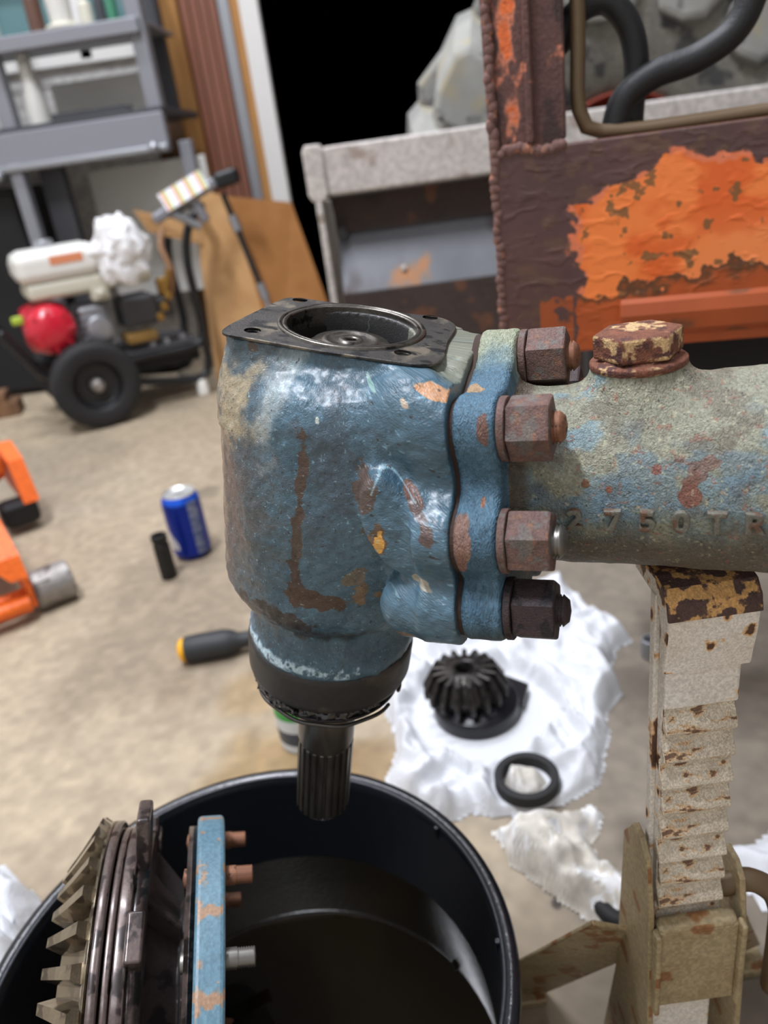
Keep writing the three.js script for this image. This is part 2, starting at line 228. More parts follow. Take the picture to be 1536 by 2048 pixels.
// ------------------------------------------------------------------ the setting
const FS = 3.2;
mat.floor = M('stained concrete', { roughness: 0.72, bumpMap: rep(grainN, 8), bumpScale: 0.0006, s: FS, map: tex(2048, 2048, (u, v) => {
  const x = u > 0.5 ? u * FS - FS : u * FS, z = v * FS - FS;         // world metres near the camera
  let c = mix([174, 158, 133], [147, 133, 112], fb(u, v, 6, 6, 5, 201));
  c = mix(c, [164, 154, 136], 0.7 * sst(0.48, 0.62, fb(u, v, 3, 4, 4, 203)));
  c = mix(c, [126, 112, 94], 0.55 * sst(0.55, 0.72, fb(u, v, 9, 7, 5, 207)));
  c = mix(c, [112, 104, 94], 0.75 * sst(-0.02, 0.22, x + 0.12 * (fb(u, v, 12, 12, 3, 209) - 0.5)) * sst(-1.7, -1.2, z));   // shade of the tractor painted as grey on the right
  const blot = (bx, bz, r, k, col) => { const d = Math.hypot(x - bx, (z - bz) * 0.8) / r + 0.9 * (fb(u, v, 40, 40, 4, 211) - 0.5); c = mix(c, col, k * (1 - sst(0.5, 1.1, d))); };
  blot(-0.15, -0.66, 0.09, 0.55, [134, 104, 58]); blot(-0.06, -0.62, 0.06, 0.5, [120, 92, 54]); blot(-0.2, -0.8, 0.05, 0.4, [140, 110, 66]);
  blot(-0.36, -1.5, 0.03, 0.6, [110, 100, 84]); blot(0.115, -0.41, 0.009, 0.9, [34, 30, 28]); blot(0.1, -0.45, 0.006, 0.8, [48, 42, 38]); blot(0.19, -0.5, 0.03, 0.4, [80, 72, 64]);
  blot(-0.85, -1.75, 0.3, 0.35, [116, 104, 90]); blot(-0.3, -0.83, 0.03, 0.3, [130, 112, 90]);
  const k = 0.9 + 0.2 * fb(u, v, 220, 220, 2, 213); return c.map(q => q * k);
}) });
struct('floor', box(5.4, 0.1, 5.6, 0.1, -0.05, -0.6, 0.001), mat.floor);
struct('ceiling', box(5.4, 0.1, 5.6, 0.1, 3.45, -0.6, 0.001), mat.ceil);
struct('wall_left', box(0.12, 3.4, 5.6, -2.56, 1.7, -0.6, 0.001), mat.wallWhite);
struct('wall_right', box(0.12, 3.4, 5.6, 2.76, 1.7, -0.6, 0.001), mat.wallGrey);
struct('wall_front', box(5.2, 3.4, 0.12, 0.1, 1.7, 2.14, 0.001), mat.wallWhite);
// back wall: white sheathing with a window, then the timber jamb of the big door; the rest is the open doorway
const WZ = -3.0;
const wb = struct('wall_back', [box(1.0, 3.4, 0.1, -2.0, 1.7, WZ - 0.06, 0.001), box(0.96, 1.0, 0.1, -1.02, 0.5, WZ - 0.06, 0.001), box(0.96, 2.1, 0.1, -1.02, 2.35, WZ - 0.06, 0.001), box(0.37, 3.4, 0.1, -0.365, 1.7, WZ - 0.075, 0.001), box(2.9, 1.2, 0.12, 1.25, 2.8, WZ - 0.06, 0.001)], mat.wallWhite);
mesh('dark_stud', box(0.1, 3.4, 0.05, -0.55, 1.7, WZ - 0.02, 0.003), mat.woodDark, wb);
mesh('stud', box(0.06, 3.4, 0.09, -0.465, 1.7, WZ - 0.005, 0.003), mat.wood, wb);
for (let k = 0; k < 4; k++) mesh('slat', box(0.0275, 3.4, 0.02, -0.4175 + 0.0305 * k, 1.7, WZ - 0.01, 0.0015), mat.slat, wb);
mesh('slat_backing', box(0.14, 3.4, 0.008, -0.37, 1.7, WZ - 0.024, 0.001), mat.nearBlack, wb);
mesh('door_track', [box(0.034, 3.4, 0.006, -0.288, 1.7, WZ + 0.02), box(0.005, 3.4, 0.03, -0.304, 1.7, WZ + 0.006), box(0.005, 3.4, 0.03, -0.272, 1.7, WZ + 0.006)], mat.galv, wb);
mesh('jamb_board', box(0.045, 3.4, 0.04, -0.252, 1.7, WZ - 0.01, 0.002), mat.wood, wb);
struct('trim_1', box(0.062, 3.4, 0.035, -0.208, 1.7, WZ + 0.002, 0.003), mat.trimWhite);
const win = new THREE.Group(); win.name = 'window_1'; win.userData.kind = 'structure'; scene.add(win);
mesh('window_frame', [box(1.0, 0.04, 0.06, -1.02, 1.0, WZ - 0.01), box(1.0, 0.04, 0.06, -1.02, 1.28, WZ - 0.01), box(0.05, 0.3, 0.06, -1.5, 1.14, WZ - 0.01), box(0.05, 0.3, 0.06, -0.555, 1.14, WZ - 0.01), box(0.04, 0.3, 0.06, -0.76, 1.14, WZ - 0.01), box(0.04, 0.3, 0.06, -1.05, 1.14, WZ - 0.01)], mat.trimWhite, win);
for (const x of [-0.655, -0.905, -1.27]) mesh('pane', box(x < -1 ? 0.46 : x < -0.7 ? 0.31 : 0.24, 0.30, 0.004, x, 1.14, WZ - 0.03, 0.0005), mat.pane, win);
// ceiling fixtures: a body, a glowing diffuser and a light of the same size just below it
FIXTURES.forEach(([x, z, lx, lz, I], i) => {
  const t = thing('tube_light', ['white ceiling tube light over the left side of the shop', 'white ceiling tube light behind the photographer', 'white tube light added to brighten the back wall', 'white ceiling tube light over the right side of the shop'][i], 'ceiling light', [x, 3.4, z]);
  mesh('housing', box(lx + 0.04, 0.06, lz + 0.04, 0, -0.03, 0, 0.01), mat.lampBody, t);
  mesh('lamp_diffuser', box(lx, 0.03, lz, 0, -0.073, 0, 0.012), mat.lampGlow, t);
  const L = new THREE.RectAreaLight(0xf2f5ff, I, lx, lz); L.position.set(x, 3.3, z); L.lookAt(x, 0, z); L.castShadow = true; scene.add(L);
});
// ------------------------------------------------------------------ the tractor axle: bevel gear case, flange and tube
const axle = thing('front_axle', 'blue painted cast tractor axle with open gear case on top of the ratchet stand', 'tractor axle');
{
  const yaw = R(22), lift = R(1.5);
  const T = V3(Math.cos(yaw) * Math.cos(lift), Math.sin(lift), Math.sin(yaw) * Math.cos(lift)), N = V3(-Math.sin(yaw), 0, Math.cos(yaw)), Vv = N.clone().cross(T);
  axle.quaternion.setFromRotationMatrix(new THREE.Matrix4().makeBasis(T, Vv, N));
  axle.position.set(-0.0189, 0.4608, -0.34775);
}
// local axes: x along the tube (away from the case), y up, z towards the open side. The case leans: its own axis is U.
const U = V3(Math.tan(R(14)), 1, Math.tan(R(1))).normalize(), UX = V3(1, 0, 0).addScaledVector(U, -U.x).normalize(), UZ = UX.clone().cross(U);
const caseM = new THREE.Matrix4().makeBasis(UX, U, UZ);
const inCase = g => g.applyMatrix4(caseM);
const BOLTS = [[0.0478, -0.0130], [0.0353, 0.0400], [-0.0040, 0.0570], [-0.0335, 0.0585], [0.018, -0.058], [-0.02, -0.058], [-0.053, -0.025], [-0.056, 0.018]];
function outline(y, z) { let d = Math.hypot(y, z) - 0.0525; for (const [b, c] of BOLTS) d = smin(d, Math.hypot(y - b, z - c) - 0.0132, 0.012); return d; }
const slab = (d2, x, x0, x1, q) => { const a = d2 + q, b = Math.abs(x - (x0 + x1) / 2) - (x1 - x0) / 2 + q; return Math.min(Math.max(a, b), 0) + Math.hypot(Math.max(a, 0), Math.max(b, 0)) - q; };
const seg = (x, y, z, a, b, r) => { const t = clamp((x - a[0]) / (b[0] - a[0])); return Math.hypot(x - lerp(a[0], b[0], t), y - lerp(a[1], b[1], t), z - lerp(a[2], b[2], t)) - r; };
const HOLES = [[-0.0328, 0.0258], [-0.0352, -0.029], [0.028, -0.0359], [0.0318, 0.0203]];
function caseField(x, y, z) {
  const a = x * U.x + y * U.y + z * U.z, p = x * UX.x + y * UX.y + z * UX.z, q = x * UZ.x + y * UZ.y + z * UZ.z, r = Math.hypot(p, q);
  let d = rcyl(r, a, 0.0553, -0.066, 0.0615, 0.02);                                    // barrel
  d = smin(d, rcyl(r, a, 0.0405, -0.11, -0.05, 0.003), 0.006);                         // neck
  const rc = 0.0447 - 0.5 * Math.max(0, a + 0.088); d = smin(d, smax(rcyl(r, a, 0.0447, -0.0945, -0.066, 0.003), r - rc, 0.003), 0.004);   // collar shoulder
  { const bx = Math.abs(p - 0.0005 + 0.07 * q) - 0.0425 + 0.01, bz = Math.abs(q + 0.0008 + 0.06 * p) - 0.0333 + 0.01, ba = Math.abs(a - 0.055) - 0.0165;   // square top deck
    const b2 = Math.hypot(Math.max(bx, 0), Math.max(bz, 0)) + Math.min(Math.max(bx, bz), 0) - 0.01; d = smin(d, Math.max(b2, ba), 0.012); }
  let e = slab(Math.hypot(y * 0.98, z) - 0.0505, x, -0.02, 0.0716, 0.004);              // drum reaching to the flange
  d = smin(d, e, 0.02);
  d = smin(d, slab(outline(y, z), x, 0.0575, 0.0718, 0.0012), 0.012);                   // case flange
  d = smin(d, seg(x, y, z, [0.068, 0.0353, 0.0385], [0.026, 0.036, 0.033], 0.0135), 0.012);
  d = smin(d, seg(x, y, z, [0.068, -0.0040, 0.0545], [0.052, 0.004, 0.047], 0.0120), 0.010);
  d = smin(d, seg(x, y, z, [0.068, -0.0345, 0.0575], [0.049, -0.036, 0.0545], 0.0142), 0.008);
  d = smin(d, seg(x, y, z, [0.068, 0.046, -0.013], [0.04, 0.044, -0.013], 0.013), 0.012);
  { const u = (x - 0.0465), v = (y - 0.003), c = Math.cos(0.25), n = Math.sin(0.25), uu = (u * c + v * n) / 0.0115, vv = (-u * n + v * c) / 0.0225, m = (Math.hypot(uu, vv) - 1) * 0.0125 * (1 + 0.3 * Math.max(0, (z - 0.045) * 40)), top = z - (0.0618 - 0.10 * u - 0.06 * v); d = smin(d, Math.max(smax(m, top, 0.006), 0.02 - z), 0.0055); }   // worn oval lug
  d = smin(d, Math.hypot(x - 0.0545, y - 0.047, z - 0.038) - 0.0105, 0.014);
  d += (fbm3(x * 70 + 9, y * 70, z * 70, 3) - 0.5) * 0.0014 + (n3(x * 430, y * 430, z * 430) - 0.5) * 0.0006 + (n3(x * 240, y * 240, z * 240) - 0.5) * 0.0006;
  d = Math.max(d, a - 0.0714, x - 0.0722);
  d = Math.max(d, -rcyl(r + 0, a, 0.0297, 0.0465, 0.12, 0.001));
  if (a > 0.05) for (const [hx, hz] of HOLES) d = Math.max(d, -Math.max(Math.hypot(p - hx, q - hz) - 0.0042, 0.058 - a));
  return d;
}
// painted, rusted and greased surface of the case, laid out round its axis: u = angle, v = height
const CA0 = -0.13, CAL = 0.26;
const caseTex = tex(2048, 1536, (u, v) => {
  const th = (u - 0.5) * 360, a = CA0 + v * CAL; if (th < -120 || th > 130) return [60, 60, 60];
  const X = u * 10, Y = v * 8;
  const nA = fb(u, v, 20, 16, 5, 301), nB = fb(u, v, 44, 34, 5, 305), nC = fb(u, v, 12, 10, 4, 309), nF = fb(u, v, 260, 200, 2, 313), nE = fb(u, v, 170, 130, 3, 331);
  let c = mix([64, 93, 108], [80, 110, 126], nC);
  c = mix(c, [47, 76, 92], 0.6 * sst(0.45, 0.75, nA));
  const E = (t0, a0, rt, ra, w = 0.8) => Math.hypot((th - t0) / rt, (a - a0) / ra) + w * (nB - 0.5) * 1.5 + 0.5 * (nE - 0.5);
  const P = (d, col, k) => { c = mix(c, col, k * (1 - sst(0.86, 1.0, d))); };
  const Pf = (d, col, k) => { c = mix(c, col, k * (1 - sst(0.3, 1.25, d))); };
  Pf(E(-46, 0.005, 40, 0.072, 0.45), [86, 83, 81], 1.0); c = mix(c, [70, 66, 64], 0.5 * sst(0.5, 0.7, nE) * sst(-8, -24, th));                                 // grey-brown grease film on the left
  Pf(E(-40, 0.044, 20, 0.018, 1.2), [166, 150, 118], 0.85); Pf(E(-58, 0.02, 12, 0.06, 1.2), [150, 138, 112], 0.8);   // tan dust
  Pf(E(-14, 0.058, 5, 0.03, 1.6), [176, 184, 182], 0.55);                               // pale scuff
  Pf(E(-20, 0.062, 7, 0.02, 1.6), [150, 160, 160], 0.45);
  Pf(E(15, 0.03, 16, 0.035, 1.3), [66, 78, 88], 0.6);                                   // dull patch
  P(E(4, 0.028, 2.5, 0.020, 1.1), [78, 60, 50], 0.95); P(E(3, -0.004, 2.4, 0.013, 1.0), [78, 60, 48], 0.9); P(E(2.5, -0.027, 4, 0.012, 1.0), [64, 46, 38], 0.95);
  P(E(13, -0.034, 13, 0.0055, 1.3), [72, 52, 40], 0.95); P(E(31, -0.0305, 8, 0.0045, 1.6), [122, 94, 66], 0.85); P(E(27, -0.018, 4, 0.006, 1.8), [120, 94, 70], 0.7);
  P(E(-8, -0.05, 26, 0.006, 1.2), [50, 40, 36], 0.9);
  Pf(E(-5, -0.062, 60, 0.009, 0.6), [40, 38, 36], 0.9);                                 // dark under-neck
  { const e = Math.abs(a + 0.0885) + 0.004 * (nB - 0.5); if (th > -70 && th < 40) c = mix(c, [176, 200, 210], (1 - sst(0.0016, 0.0036, e)) * sst(0.36, 0.56, fb(u, v, 90, 70, 4, 317) + 0.10 - 0.004 * Math.max(0, th + 25))); }   // worn edge of the collar, its highlight painted in
  P(E(29.4, 0.0285, 3.6, 0.0100, 1.2), [84, 70, 64], 1); P(E(32.4, 0.0115, 3.0, 0.0090, 1.2), [98, 78, 62], 1); P(E(33.0, 0.0105, 1.5, 0.0065, 1.4), [204, 152, 74], 1);
  P(E(42, 0.0300, 2.2, 0.0042, 1.0), [116, 84, 74], 1); P(E(41.6, 0.0235, 1.9, 0.006, 1.2), [82, 64, 58], 1);
  { const d1 = Math.hypot((th - 36) / 6.2, (a - 0.0235) / 0.0140); if (a > 0.028) c = mix(c, [156, 192, 206], (1 - sst(0.02, 0.06, Math.abs(d1 - 1))) * 0.65 * sst(0.3, 0.5, nA)); }   // worn light rim of the lug
  P(E(50, 0.0684, 5.0, 0.0020, 0.8), [186, 138, 100], 1); P(E(40.3, 0.0640, 1.3, 0.0024, 1.3), [180, 160, 136], 1);
  P(E(33, 0.0655, 0.9, 0.002, 1.6), [150, 186, 176], 0.8); P(E(-40, 0.0690, 3.6, 0.0028, 1.3), [78, 64, 54], 1); P(E(9, 0.051, 1.3, 0.0018, 1.2), [190, 194, 180], 0.9); P(E(43, -0.004, 1.0, 0.002, 1.2), [170, 160, 140], 0.9);
  c = mix(c, [134, 132, 112], 0.85 * sst(54, 66, th + 20 * (nA - 0.5)) * sst(0.058, 0.066, a));
  c = mix(c, [150, 190, 206], sst(0.80, 0.83, fb(u, v, 300, 230, 2, 321)) * 0.5);      // tiny paint chips
  c = mix(c, [40, 36, 34], sst(0.83, 0.86, fb(u, v, 260, 200, 2, 325)) * 0.7);
  const k = 0.86 + 0.28 * nF; return c.map(q => q * k);
});
mat.casePaint = M('worn blue cast paint', { roughness: 0.42, keepUV: true, map: caseTex, bumpMap: rep(grainN, 12, 8), bumpScale: 0.00045, clearcoat: 0.35, clearcoatRoughness: 0.3 });
{
  const g = nets(caseField, [-0.064, -0.115, -0.064], [0.078, 0.082, 0.08], 0.001), p = g.attributes.position, uv = new Float32Array(p.count * 2);
  for (let i = 0; i < p.count; i++) { const x = p.getX(i), y = p.getY(i), z = p.getZ(i); uv[2 * i] = Math.atan2(x * UX.x + y * UX.y + z * UX.z, x * UZ.x + y * UZ.y + z * UZ.z) / (2 * Math.PI) + 0.5; uv[2 * i + 1] = (x * U.x + y * U.y + z * U.z - CA0) / CAL; }
  g.setAttribute('uv', new THREE.BufferAttribute(uv, 2));
  const housing = mesh('gear_housing', g, mat.casePaint, axle);
  // cover gasket left on the deck, with the bore and four bolt holes
  const pts = [[-0.0385, 0.0358], [-0.0425, 0.034], [-0.0445, 0.028], [-0.0448, 0.012], [-0.0435, -0.022], [-0.0415, -0.0295], [-0.037, -0.0315], [-0.0116, -0.0345], [0.015, -0.0365], [0.0265, -0.0385], [0.034, -0.038], [0.0405, -0.0325], [0.0432, -0.024], [0.0445, -0.006], [0.0465, 0.006], [0.0480, 0.017], [0.0468, 0.0255], [0.0425, 0.0296], [0.0352, 0.0314], [0.0038, 0.035]];
  const sh = new THREE.Shape(new THREE.SplineCurve(pts.map(q => V2(q[0], -q[1]))).getPoints(120));
  const hole = (x, z, r) => { const h = new THREE.Path(); h.absarc(x, -z, r, 0, Math.PI * 2, true); sh.holes.push(h); };
  hole(0.0012, -0.0028, 0.0318); for (const [x, z] of HOLES) hole(x, z, 0.0039);
  const gk = inCase(ext(sh, 0.0014, 0.0003, 32).rotateX(-Math.PI / 2).translate(0, 0.0716, 0));
  mesh('cover_gasket', gk, mat.gasketBlack, housing);
  // bearing ring set in the bore, the bore wall and the parts at its bottom
  const off = g2 => inCase(g2.translate(0.0012, 0, -0.0028));
  mesh('bearing_ring', off(lathe([[0.0285, 0.0640], [0.0285, 0.0732], [0.0290, 0.0738], [0.0302, 0.0739], [0.0304, 0.0734], [0.0307, 0.0734], [0.0309, 0.0741], [0.0322, 0.0741], [0.0327, 0.0736], [0.0329, 0.0716]], 96)), mat.ringSteel, housing);
  mesh('bore', off(lathe([[0.0288, 0.0660], [0.0284, 0.0645], [0.0284, 0.0500], [0.0270, 0.0480], [0.0, 0.0480]], 96)), mat.boreDark, housing);
  mesh('inner_bearing', off(lathe([[0.0022, 0.0587], [0.0022, 0.0667], [0.0030, 0.0674], [0.0052, 0.0674], [0.0056, 0.0666], [0.0098, 0.0666], [0.0104, 0.0674], [0.0126, 0.0674], [0.0134, 0.0662], [0.0170, 0.0660], [0.0178, 0.0642], [0.0196, 0.0640], [0.0200, 0.0480]], 72)), mat.ringSteel, housing);
  // seal housing, grease, ring and the splined shaft below
  mesh('seal_collar', inCase(lathe([[0.0300, -0.0925], [0.0432, -0.0925], [0.0446, -0.0938], [0.0450, -0.0970], [0.0446, -0.1120], [0.0436, -0.1150], [0.0400, -0.1168], [0.0395, -0.1195], [0.0150, -0.1185]], 96)), mat.collar, axle);
  const gf = (x, y, z) => { const r = Math.hypot(x, z), th = Math.atan2(x, z); let d = Math.hypot((r - 0.0335) / 1.35, y + 0.1215 - 0.001 * Math.sin(th * 3)) - 0.0042 - 0.0009 * Math.sin(th + 2.6); d -= (fbm3(x * 330, y * 330, z * 330, 3) - 0.42) * 0.0055; return d * 0.6; };
  const gg = nets(gf, [-0.046, -0.132, -0.046], [0.046, -0.112, 0.046], 0.0008); const gr = mesh('grease', inCase(gg), mat.grease, axle); gr.userData.kind = 'stuff';
  const rp = []; for (let i = 0; i <= 48; i++) { const f = i / 48, th = R(75 - 345 * f), s = 0.0004 * Math.sin(i * 1.3); rp.push([Math.sin(th) * (0.0402 + s + (f > 0.97 ? 0.001 : 0)), -0.1262 - 0.0012 * Math.sin(th + 0.7) + (f > 0.93 ? 0.03 * (f - 0.93) : 0), Math.cos(th) * (0.0402 + s)]); }
  mesh('retaining_ring', inCase(tube(rp, 0.0011, 160, 8)), mat.wire, axle);
  mesh('dust_lip', inCase(lathe([[0.0180, -0.1225], [0.0330, -0.1270], [0.0385, -0.1268], [0.0398, -0.1250], [0.0386, -0.1242], [0.0300, -0.1235]], 72)), mat.blackOil, axle);
  const sp = []; const NT = 22; for (let i = 0; i < NT; i++) for (const [f, r] of [[0, 0.0148], [0.30, 0.0148], [0.40, 0.0166], [0.90, 0.0166]]) { const th = (i + f) / NT * Math.PI * 2; sp.push([Math.cos(th) * r, Math.sin(th) * r]); }
  const shaft = mesh('output_shaft', inCase(lathe([[0, -0.2365], [0.0130, -0.2365], [0.0145, -0.2340], [0.0149, -0.1800], [0.0166, -0.1745], [0.0167, -0.1160], [0.0, -0.1160]], 72)), mat.shaft, axle);
  mesh('spline', inCase(ext(poly(sp), 0.0560, 0.0004, 1).rotateX(Math.PI / 2).translate(0, -0.1765, 0)), mat.shaft, shaft);
}
// gasket edge between the flanges
mesh('flange_gasket', (() => { const s = []; for (let i = 0; i < 160; i++) { const th = i / 160 * Math.PI * 2; let lo = 0.03, hi = 0.09; for (let k = 0; k < 24; k++) { const m = (lo + hi) / 2; if (outline(Math.cos(th) * m, Math.sin(th) * m) < -0.0014) lo = m; else hi = m; } s.push([-Math.sin(th) * lo, Math.cos(th) * lo]); } return ext(poly(s), 0.0030, 0).rotateY(Math.PI / 2).translate(0.0712, 0, 0); })(), mat.seam, axle);
// axle tube with its flange and the boss for the filler plug
const PLUG = [0.1385, 0.0];
function tubeField(x, y, z) {
  const r = Math.hypot(y, z);
  let d = slab(r - (0.0385 + 0.010 * clamp((x - 0.10) / 0.3)), x, 0.075, 0.62, 0.002);
  d = smin(d, slab(outline(y, z), x, 0.0736, 0.0902, 0.0024), 0.013);
  { const rp = Math.hypot(x - PLUG[0], z - PLUG[1]), e = Math.max(rp - 0.0182 - 0.10 * Math.max(0, 0.044 - y), y - 0.0462, -y); d = smin(d, e, 0.010); }
  d += (fbm3(x * 80 + 5, y * 80, z * 80, 3) - 0.5) * 0.0013 + (n3(x * 380, y * 380, z * 380) - 0.5) * 0.0005;
  for (const [b, c] of BOLTS) d = Math.max(d, -Math.max(Math.hypot(y - b, z - c) - 0.0139, Math.abs(x - 0.105) - 0.0148));   // spot faces for the nuts
  return Math.max(d, 0.0737 - x);
}
const tubeTex = tex(2048, 1536, (u, v) => {
  const x = 0.07 + u * 0.18, th = (v - 0.5) * 360; if (th < -110 || th > 130) return [70, 70, 66];
  const nA = fb(u, v, 14, 24, 5, 401), nB = fb(u, v, 26, 50, 5, 405), nC = fb(u, v, 6, 12, 4, 409), nF = fb(u, v, 200, 300, 2, 413);
  let c = mix([104, 130, 142], [132, 148, 146], nC);
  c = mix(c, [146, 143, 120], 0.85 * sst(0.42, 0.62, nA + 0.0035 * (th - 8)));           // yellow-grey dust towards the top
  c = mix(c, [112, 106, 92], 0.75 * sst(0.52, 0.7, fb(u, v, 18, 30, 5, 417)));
  c = mix(c, [92, 84, 70], 0.85 * sst(-4, -26, th + 26 * (nA - 0.5)));                    // browner below the lettering
  c = mix(c, [94, 122, 142], 0.5 * sst(0.56, 0.66, fb(u, v, 8, 14, 4, 421)) * sst(-8, 4, th) * sst(60, 30, th));
  const E = (x0, t0, rx, rt, w = 0.9) => Math.hypot((x - x0) / rx, (th - t0) / rt) + w * (nB - 0.5) * 1.6;
  const P = (d, col, k) => { c = mix(c, col, k * (1 - sst(0.86, 1.0, d))); };
  P(E(0.158, 12, 0.0032, 9, 1.5), [128, 86, 72], 1); P(E(0.160, 22, 0.006, 7, 1.8), [122, 92, 80], 0.8); P(E(0.146, 24, 0.002, 3, 1.5), [134, 84, 72], 0.9); P(E(0.129, 13, 0.0014, 2.2, 1), [130, 84, 66], 1); P(E(0.120, 17, 0.0016, 3, 1), [120, 84, 60], 1); P(E(0.185, 22, 0.002, 10, 1.2), [140, 118, 96], 0.9);
  c = mix(c, [150, 96, 78], sst(0.72, 0.77, fb(u, v, 80, 130, 3, 425)) * 0.5);
  c = mix(c, [44, 40, 36], sst(0.80, 0.84, fb(u, v, 200, 300, 2, 429)) * 0.6);
  c = mix(c, [186, 182, 152], sst(0.70, 0.80, fb(u, v, 110, 170, 3, 433)) * 0.55);
  if (x < 0.0915) {                                                                      // rim of the flange carries the cleaner blue
    c = mix([66, 98, 118], [86, 118, 136], nC); c = mix(c, [50, 80, 98], 0.7 * sst(0.52, 0.7, nA));
    P(E(0.0772, 0.5, 0.0056, 8, 0.9), [126, 98, 86], 1); P(E(0.0764, -6, 0.0026, 6, 0.9), [128, 96, 82], 1); P(E(0.0862, 37, 0.0024, 6, 1), [108, 80, 70], 1); P(E(0.079, 60, 0.004, 4, 1.4), [170, 136, 100], 0.9); P(E(0.084, 12, 0.001, 2, 1), [136, 96, 76], 1);
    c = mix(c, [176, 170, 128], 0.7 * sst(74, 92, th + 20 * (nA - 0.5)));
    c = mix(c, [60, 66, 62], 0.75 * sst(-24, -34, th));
  } else if (x < 0.1) c = mix(c, [88, 78, 66], 0.85 * sst(0.1, 0.095, x));
  const k = 0.84 + 0.32 * nF; return c.map(q => q * k);
});
tubeTex.wrapS = tubeTex.wrapT = THREE.MirroredRepeatWrapping;
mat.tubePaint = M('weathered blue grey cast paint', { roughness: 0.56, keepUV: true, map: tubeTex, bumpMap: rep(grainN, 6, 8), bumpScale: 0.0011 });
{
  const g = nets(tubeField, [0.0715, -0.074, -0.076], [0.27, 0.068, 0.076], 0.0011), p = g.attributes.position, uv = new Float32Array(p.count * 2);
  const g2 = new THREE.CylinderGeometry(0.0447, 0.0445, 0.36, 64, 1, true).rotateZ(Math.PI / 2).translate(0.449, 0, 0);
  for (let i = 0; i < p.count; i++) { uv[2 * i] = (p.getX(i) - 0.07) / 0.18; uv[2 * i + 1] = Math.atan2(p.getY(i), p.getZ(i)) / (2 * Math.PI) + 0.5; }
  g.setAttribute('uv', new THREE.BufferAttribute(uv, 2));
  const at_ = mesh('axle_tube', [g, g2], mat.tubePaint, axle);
  mat.letter = M('worn raised lettering', { roughness: 0.6, s: 0.03, bumpMap: grainN, bumpScale: 0.0005, map: blotch([122, 122, 110], [100, 98, 88], [104, 78, 62], 0.5, 5, 441, 256) });
  const font = await new FontLoader().loadAsync('fonts/droid/droid_sans_regular.typeface.json');
  [['2', 0.1155], ['7', 0.1300], ['5', 0.1425], ['0', 0.1545], ['T', 0.1668], ['R', 0.1795], ['2', 0.193], ['1', 0.205]].forEach(([ch, x]) => {
    const q = new TextGeometry(ch, { font, size: 0.0078, depth: 0.0026, curveSegments: 5, bevelEnabled: true, bevelThickness: 0.0006, bevelSize: 0.0007, bevelSegments: 2 }); q.center();
    const rr0 = 0.0385 + 0.010 * clamp((x - 0.10) / 0.3), be = R(-4.5);
    q.applyMatrix4(new THREE.Matrix4().makeBasis(V3(1, 0, 0), V3(0, Math.cos(be), -Math.sin(be)), V3(0, Math.sin(be), Math.cos(be)))); q.translate(x, Math.sin(be) * (rr0 + 0.0003), Math.cos(be) * (rr0 + 0.0003));
    const st = strip(q), pp = st.attributes.position; for (let i = 0; i < pp.count; i++) st.attributes.uv.setXY(i, (pp.getX(i) - 0.07) / 0.18, Math.atan2(pp.getY(i), pp.getZ(i)) / (2 * Math.PI) + 0.5);
    mesh('cast_letter', st, mat.letter, at_);
  });
}
// nuts, lock washers and stud ends round the flange
function hex(r, h, b) { const s = []; for (let i = 0; i < 6; i++) s.push([Math.cos(i * Math.PI / 3) * r, Math.sin(i * Math.PI / 3) * r]); return ext(poly(s), h, b, 1, 2); }
[[0, 60, mat.nut], [1, 29, mat.nut], [2, 0, mat.nut], [3, 8, mat.nutShaded], [4, 10, mat.nutShaded], [5, 40, mat.nutShaded]].forEach(([k, flat, m]) => {
  const [by, bz] = BOLTS[k], put = g => g.rotateY(Math.PI / 2).translate(0.0903, by, bz);
  const nt = mesh('stud_nut', put(hex(0.0128, 0.0162, 0.0011).rotateZ(R(-flat) + Math.PI / 6 + Math.PI).translate(0, 0, 0.0032)), m, axle);
  mesh('washer', put(lathe([[0.0064, 0], [0.0122, 0], [0.0126, 0.0004], [0.0126, 0.0026], [0.0121, 0.003], [0.0064, 0.003]], 40).rotateX(Math.PI / 2)), m === mat.nut ? mat.nut : mat.nutShaded, nt);
  const pr = [[0, 0.012]]; for (let i = 0; i < 9; i++) { pr.push([0.0053, 0.012 + i * 0.00115], [0.0064, 0.012 + (i + 0.5) * 0.00115]); } pr.push([0.0056, 0.0226], [0.0044, 0.0240], [0, 0.0248]);
  const sd = mesh('stud', put(lathe(pr, 32).rotateX(Math.PI / 2)), k === 2 ? mat.studSteel : k === 3 ? mat.nutShaded : mat.studRust, nt); if (k === 2) sd.userData.label = 'bright bare steel stud end';
});
{ // filler plug
  const [px, pz] = PLUG, put = g => g.translate(px, 0, pz);
  const pl = mesh('filler_plug', put(hex(0.0172, 0.0098, 0.0011).rotateX(-Math.PI / 2).rotateY(R(13)).translate(0, 0.0502, 0)), mat.plugRust, axle);
  mesh('plug_washer', put(lathe([[0.006, 0.0458], [0.0180, 0.0458], [0.0188, 0.0465], [0.0188, 0.0484], [0.0180, 0.0491], [0.0150, 0.0493], [0.0146, 0.0502], [0.006, 0.0502]], 64)), mat.plugRust, pl);
}
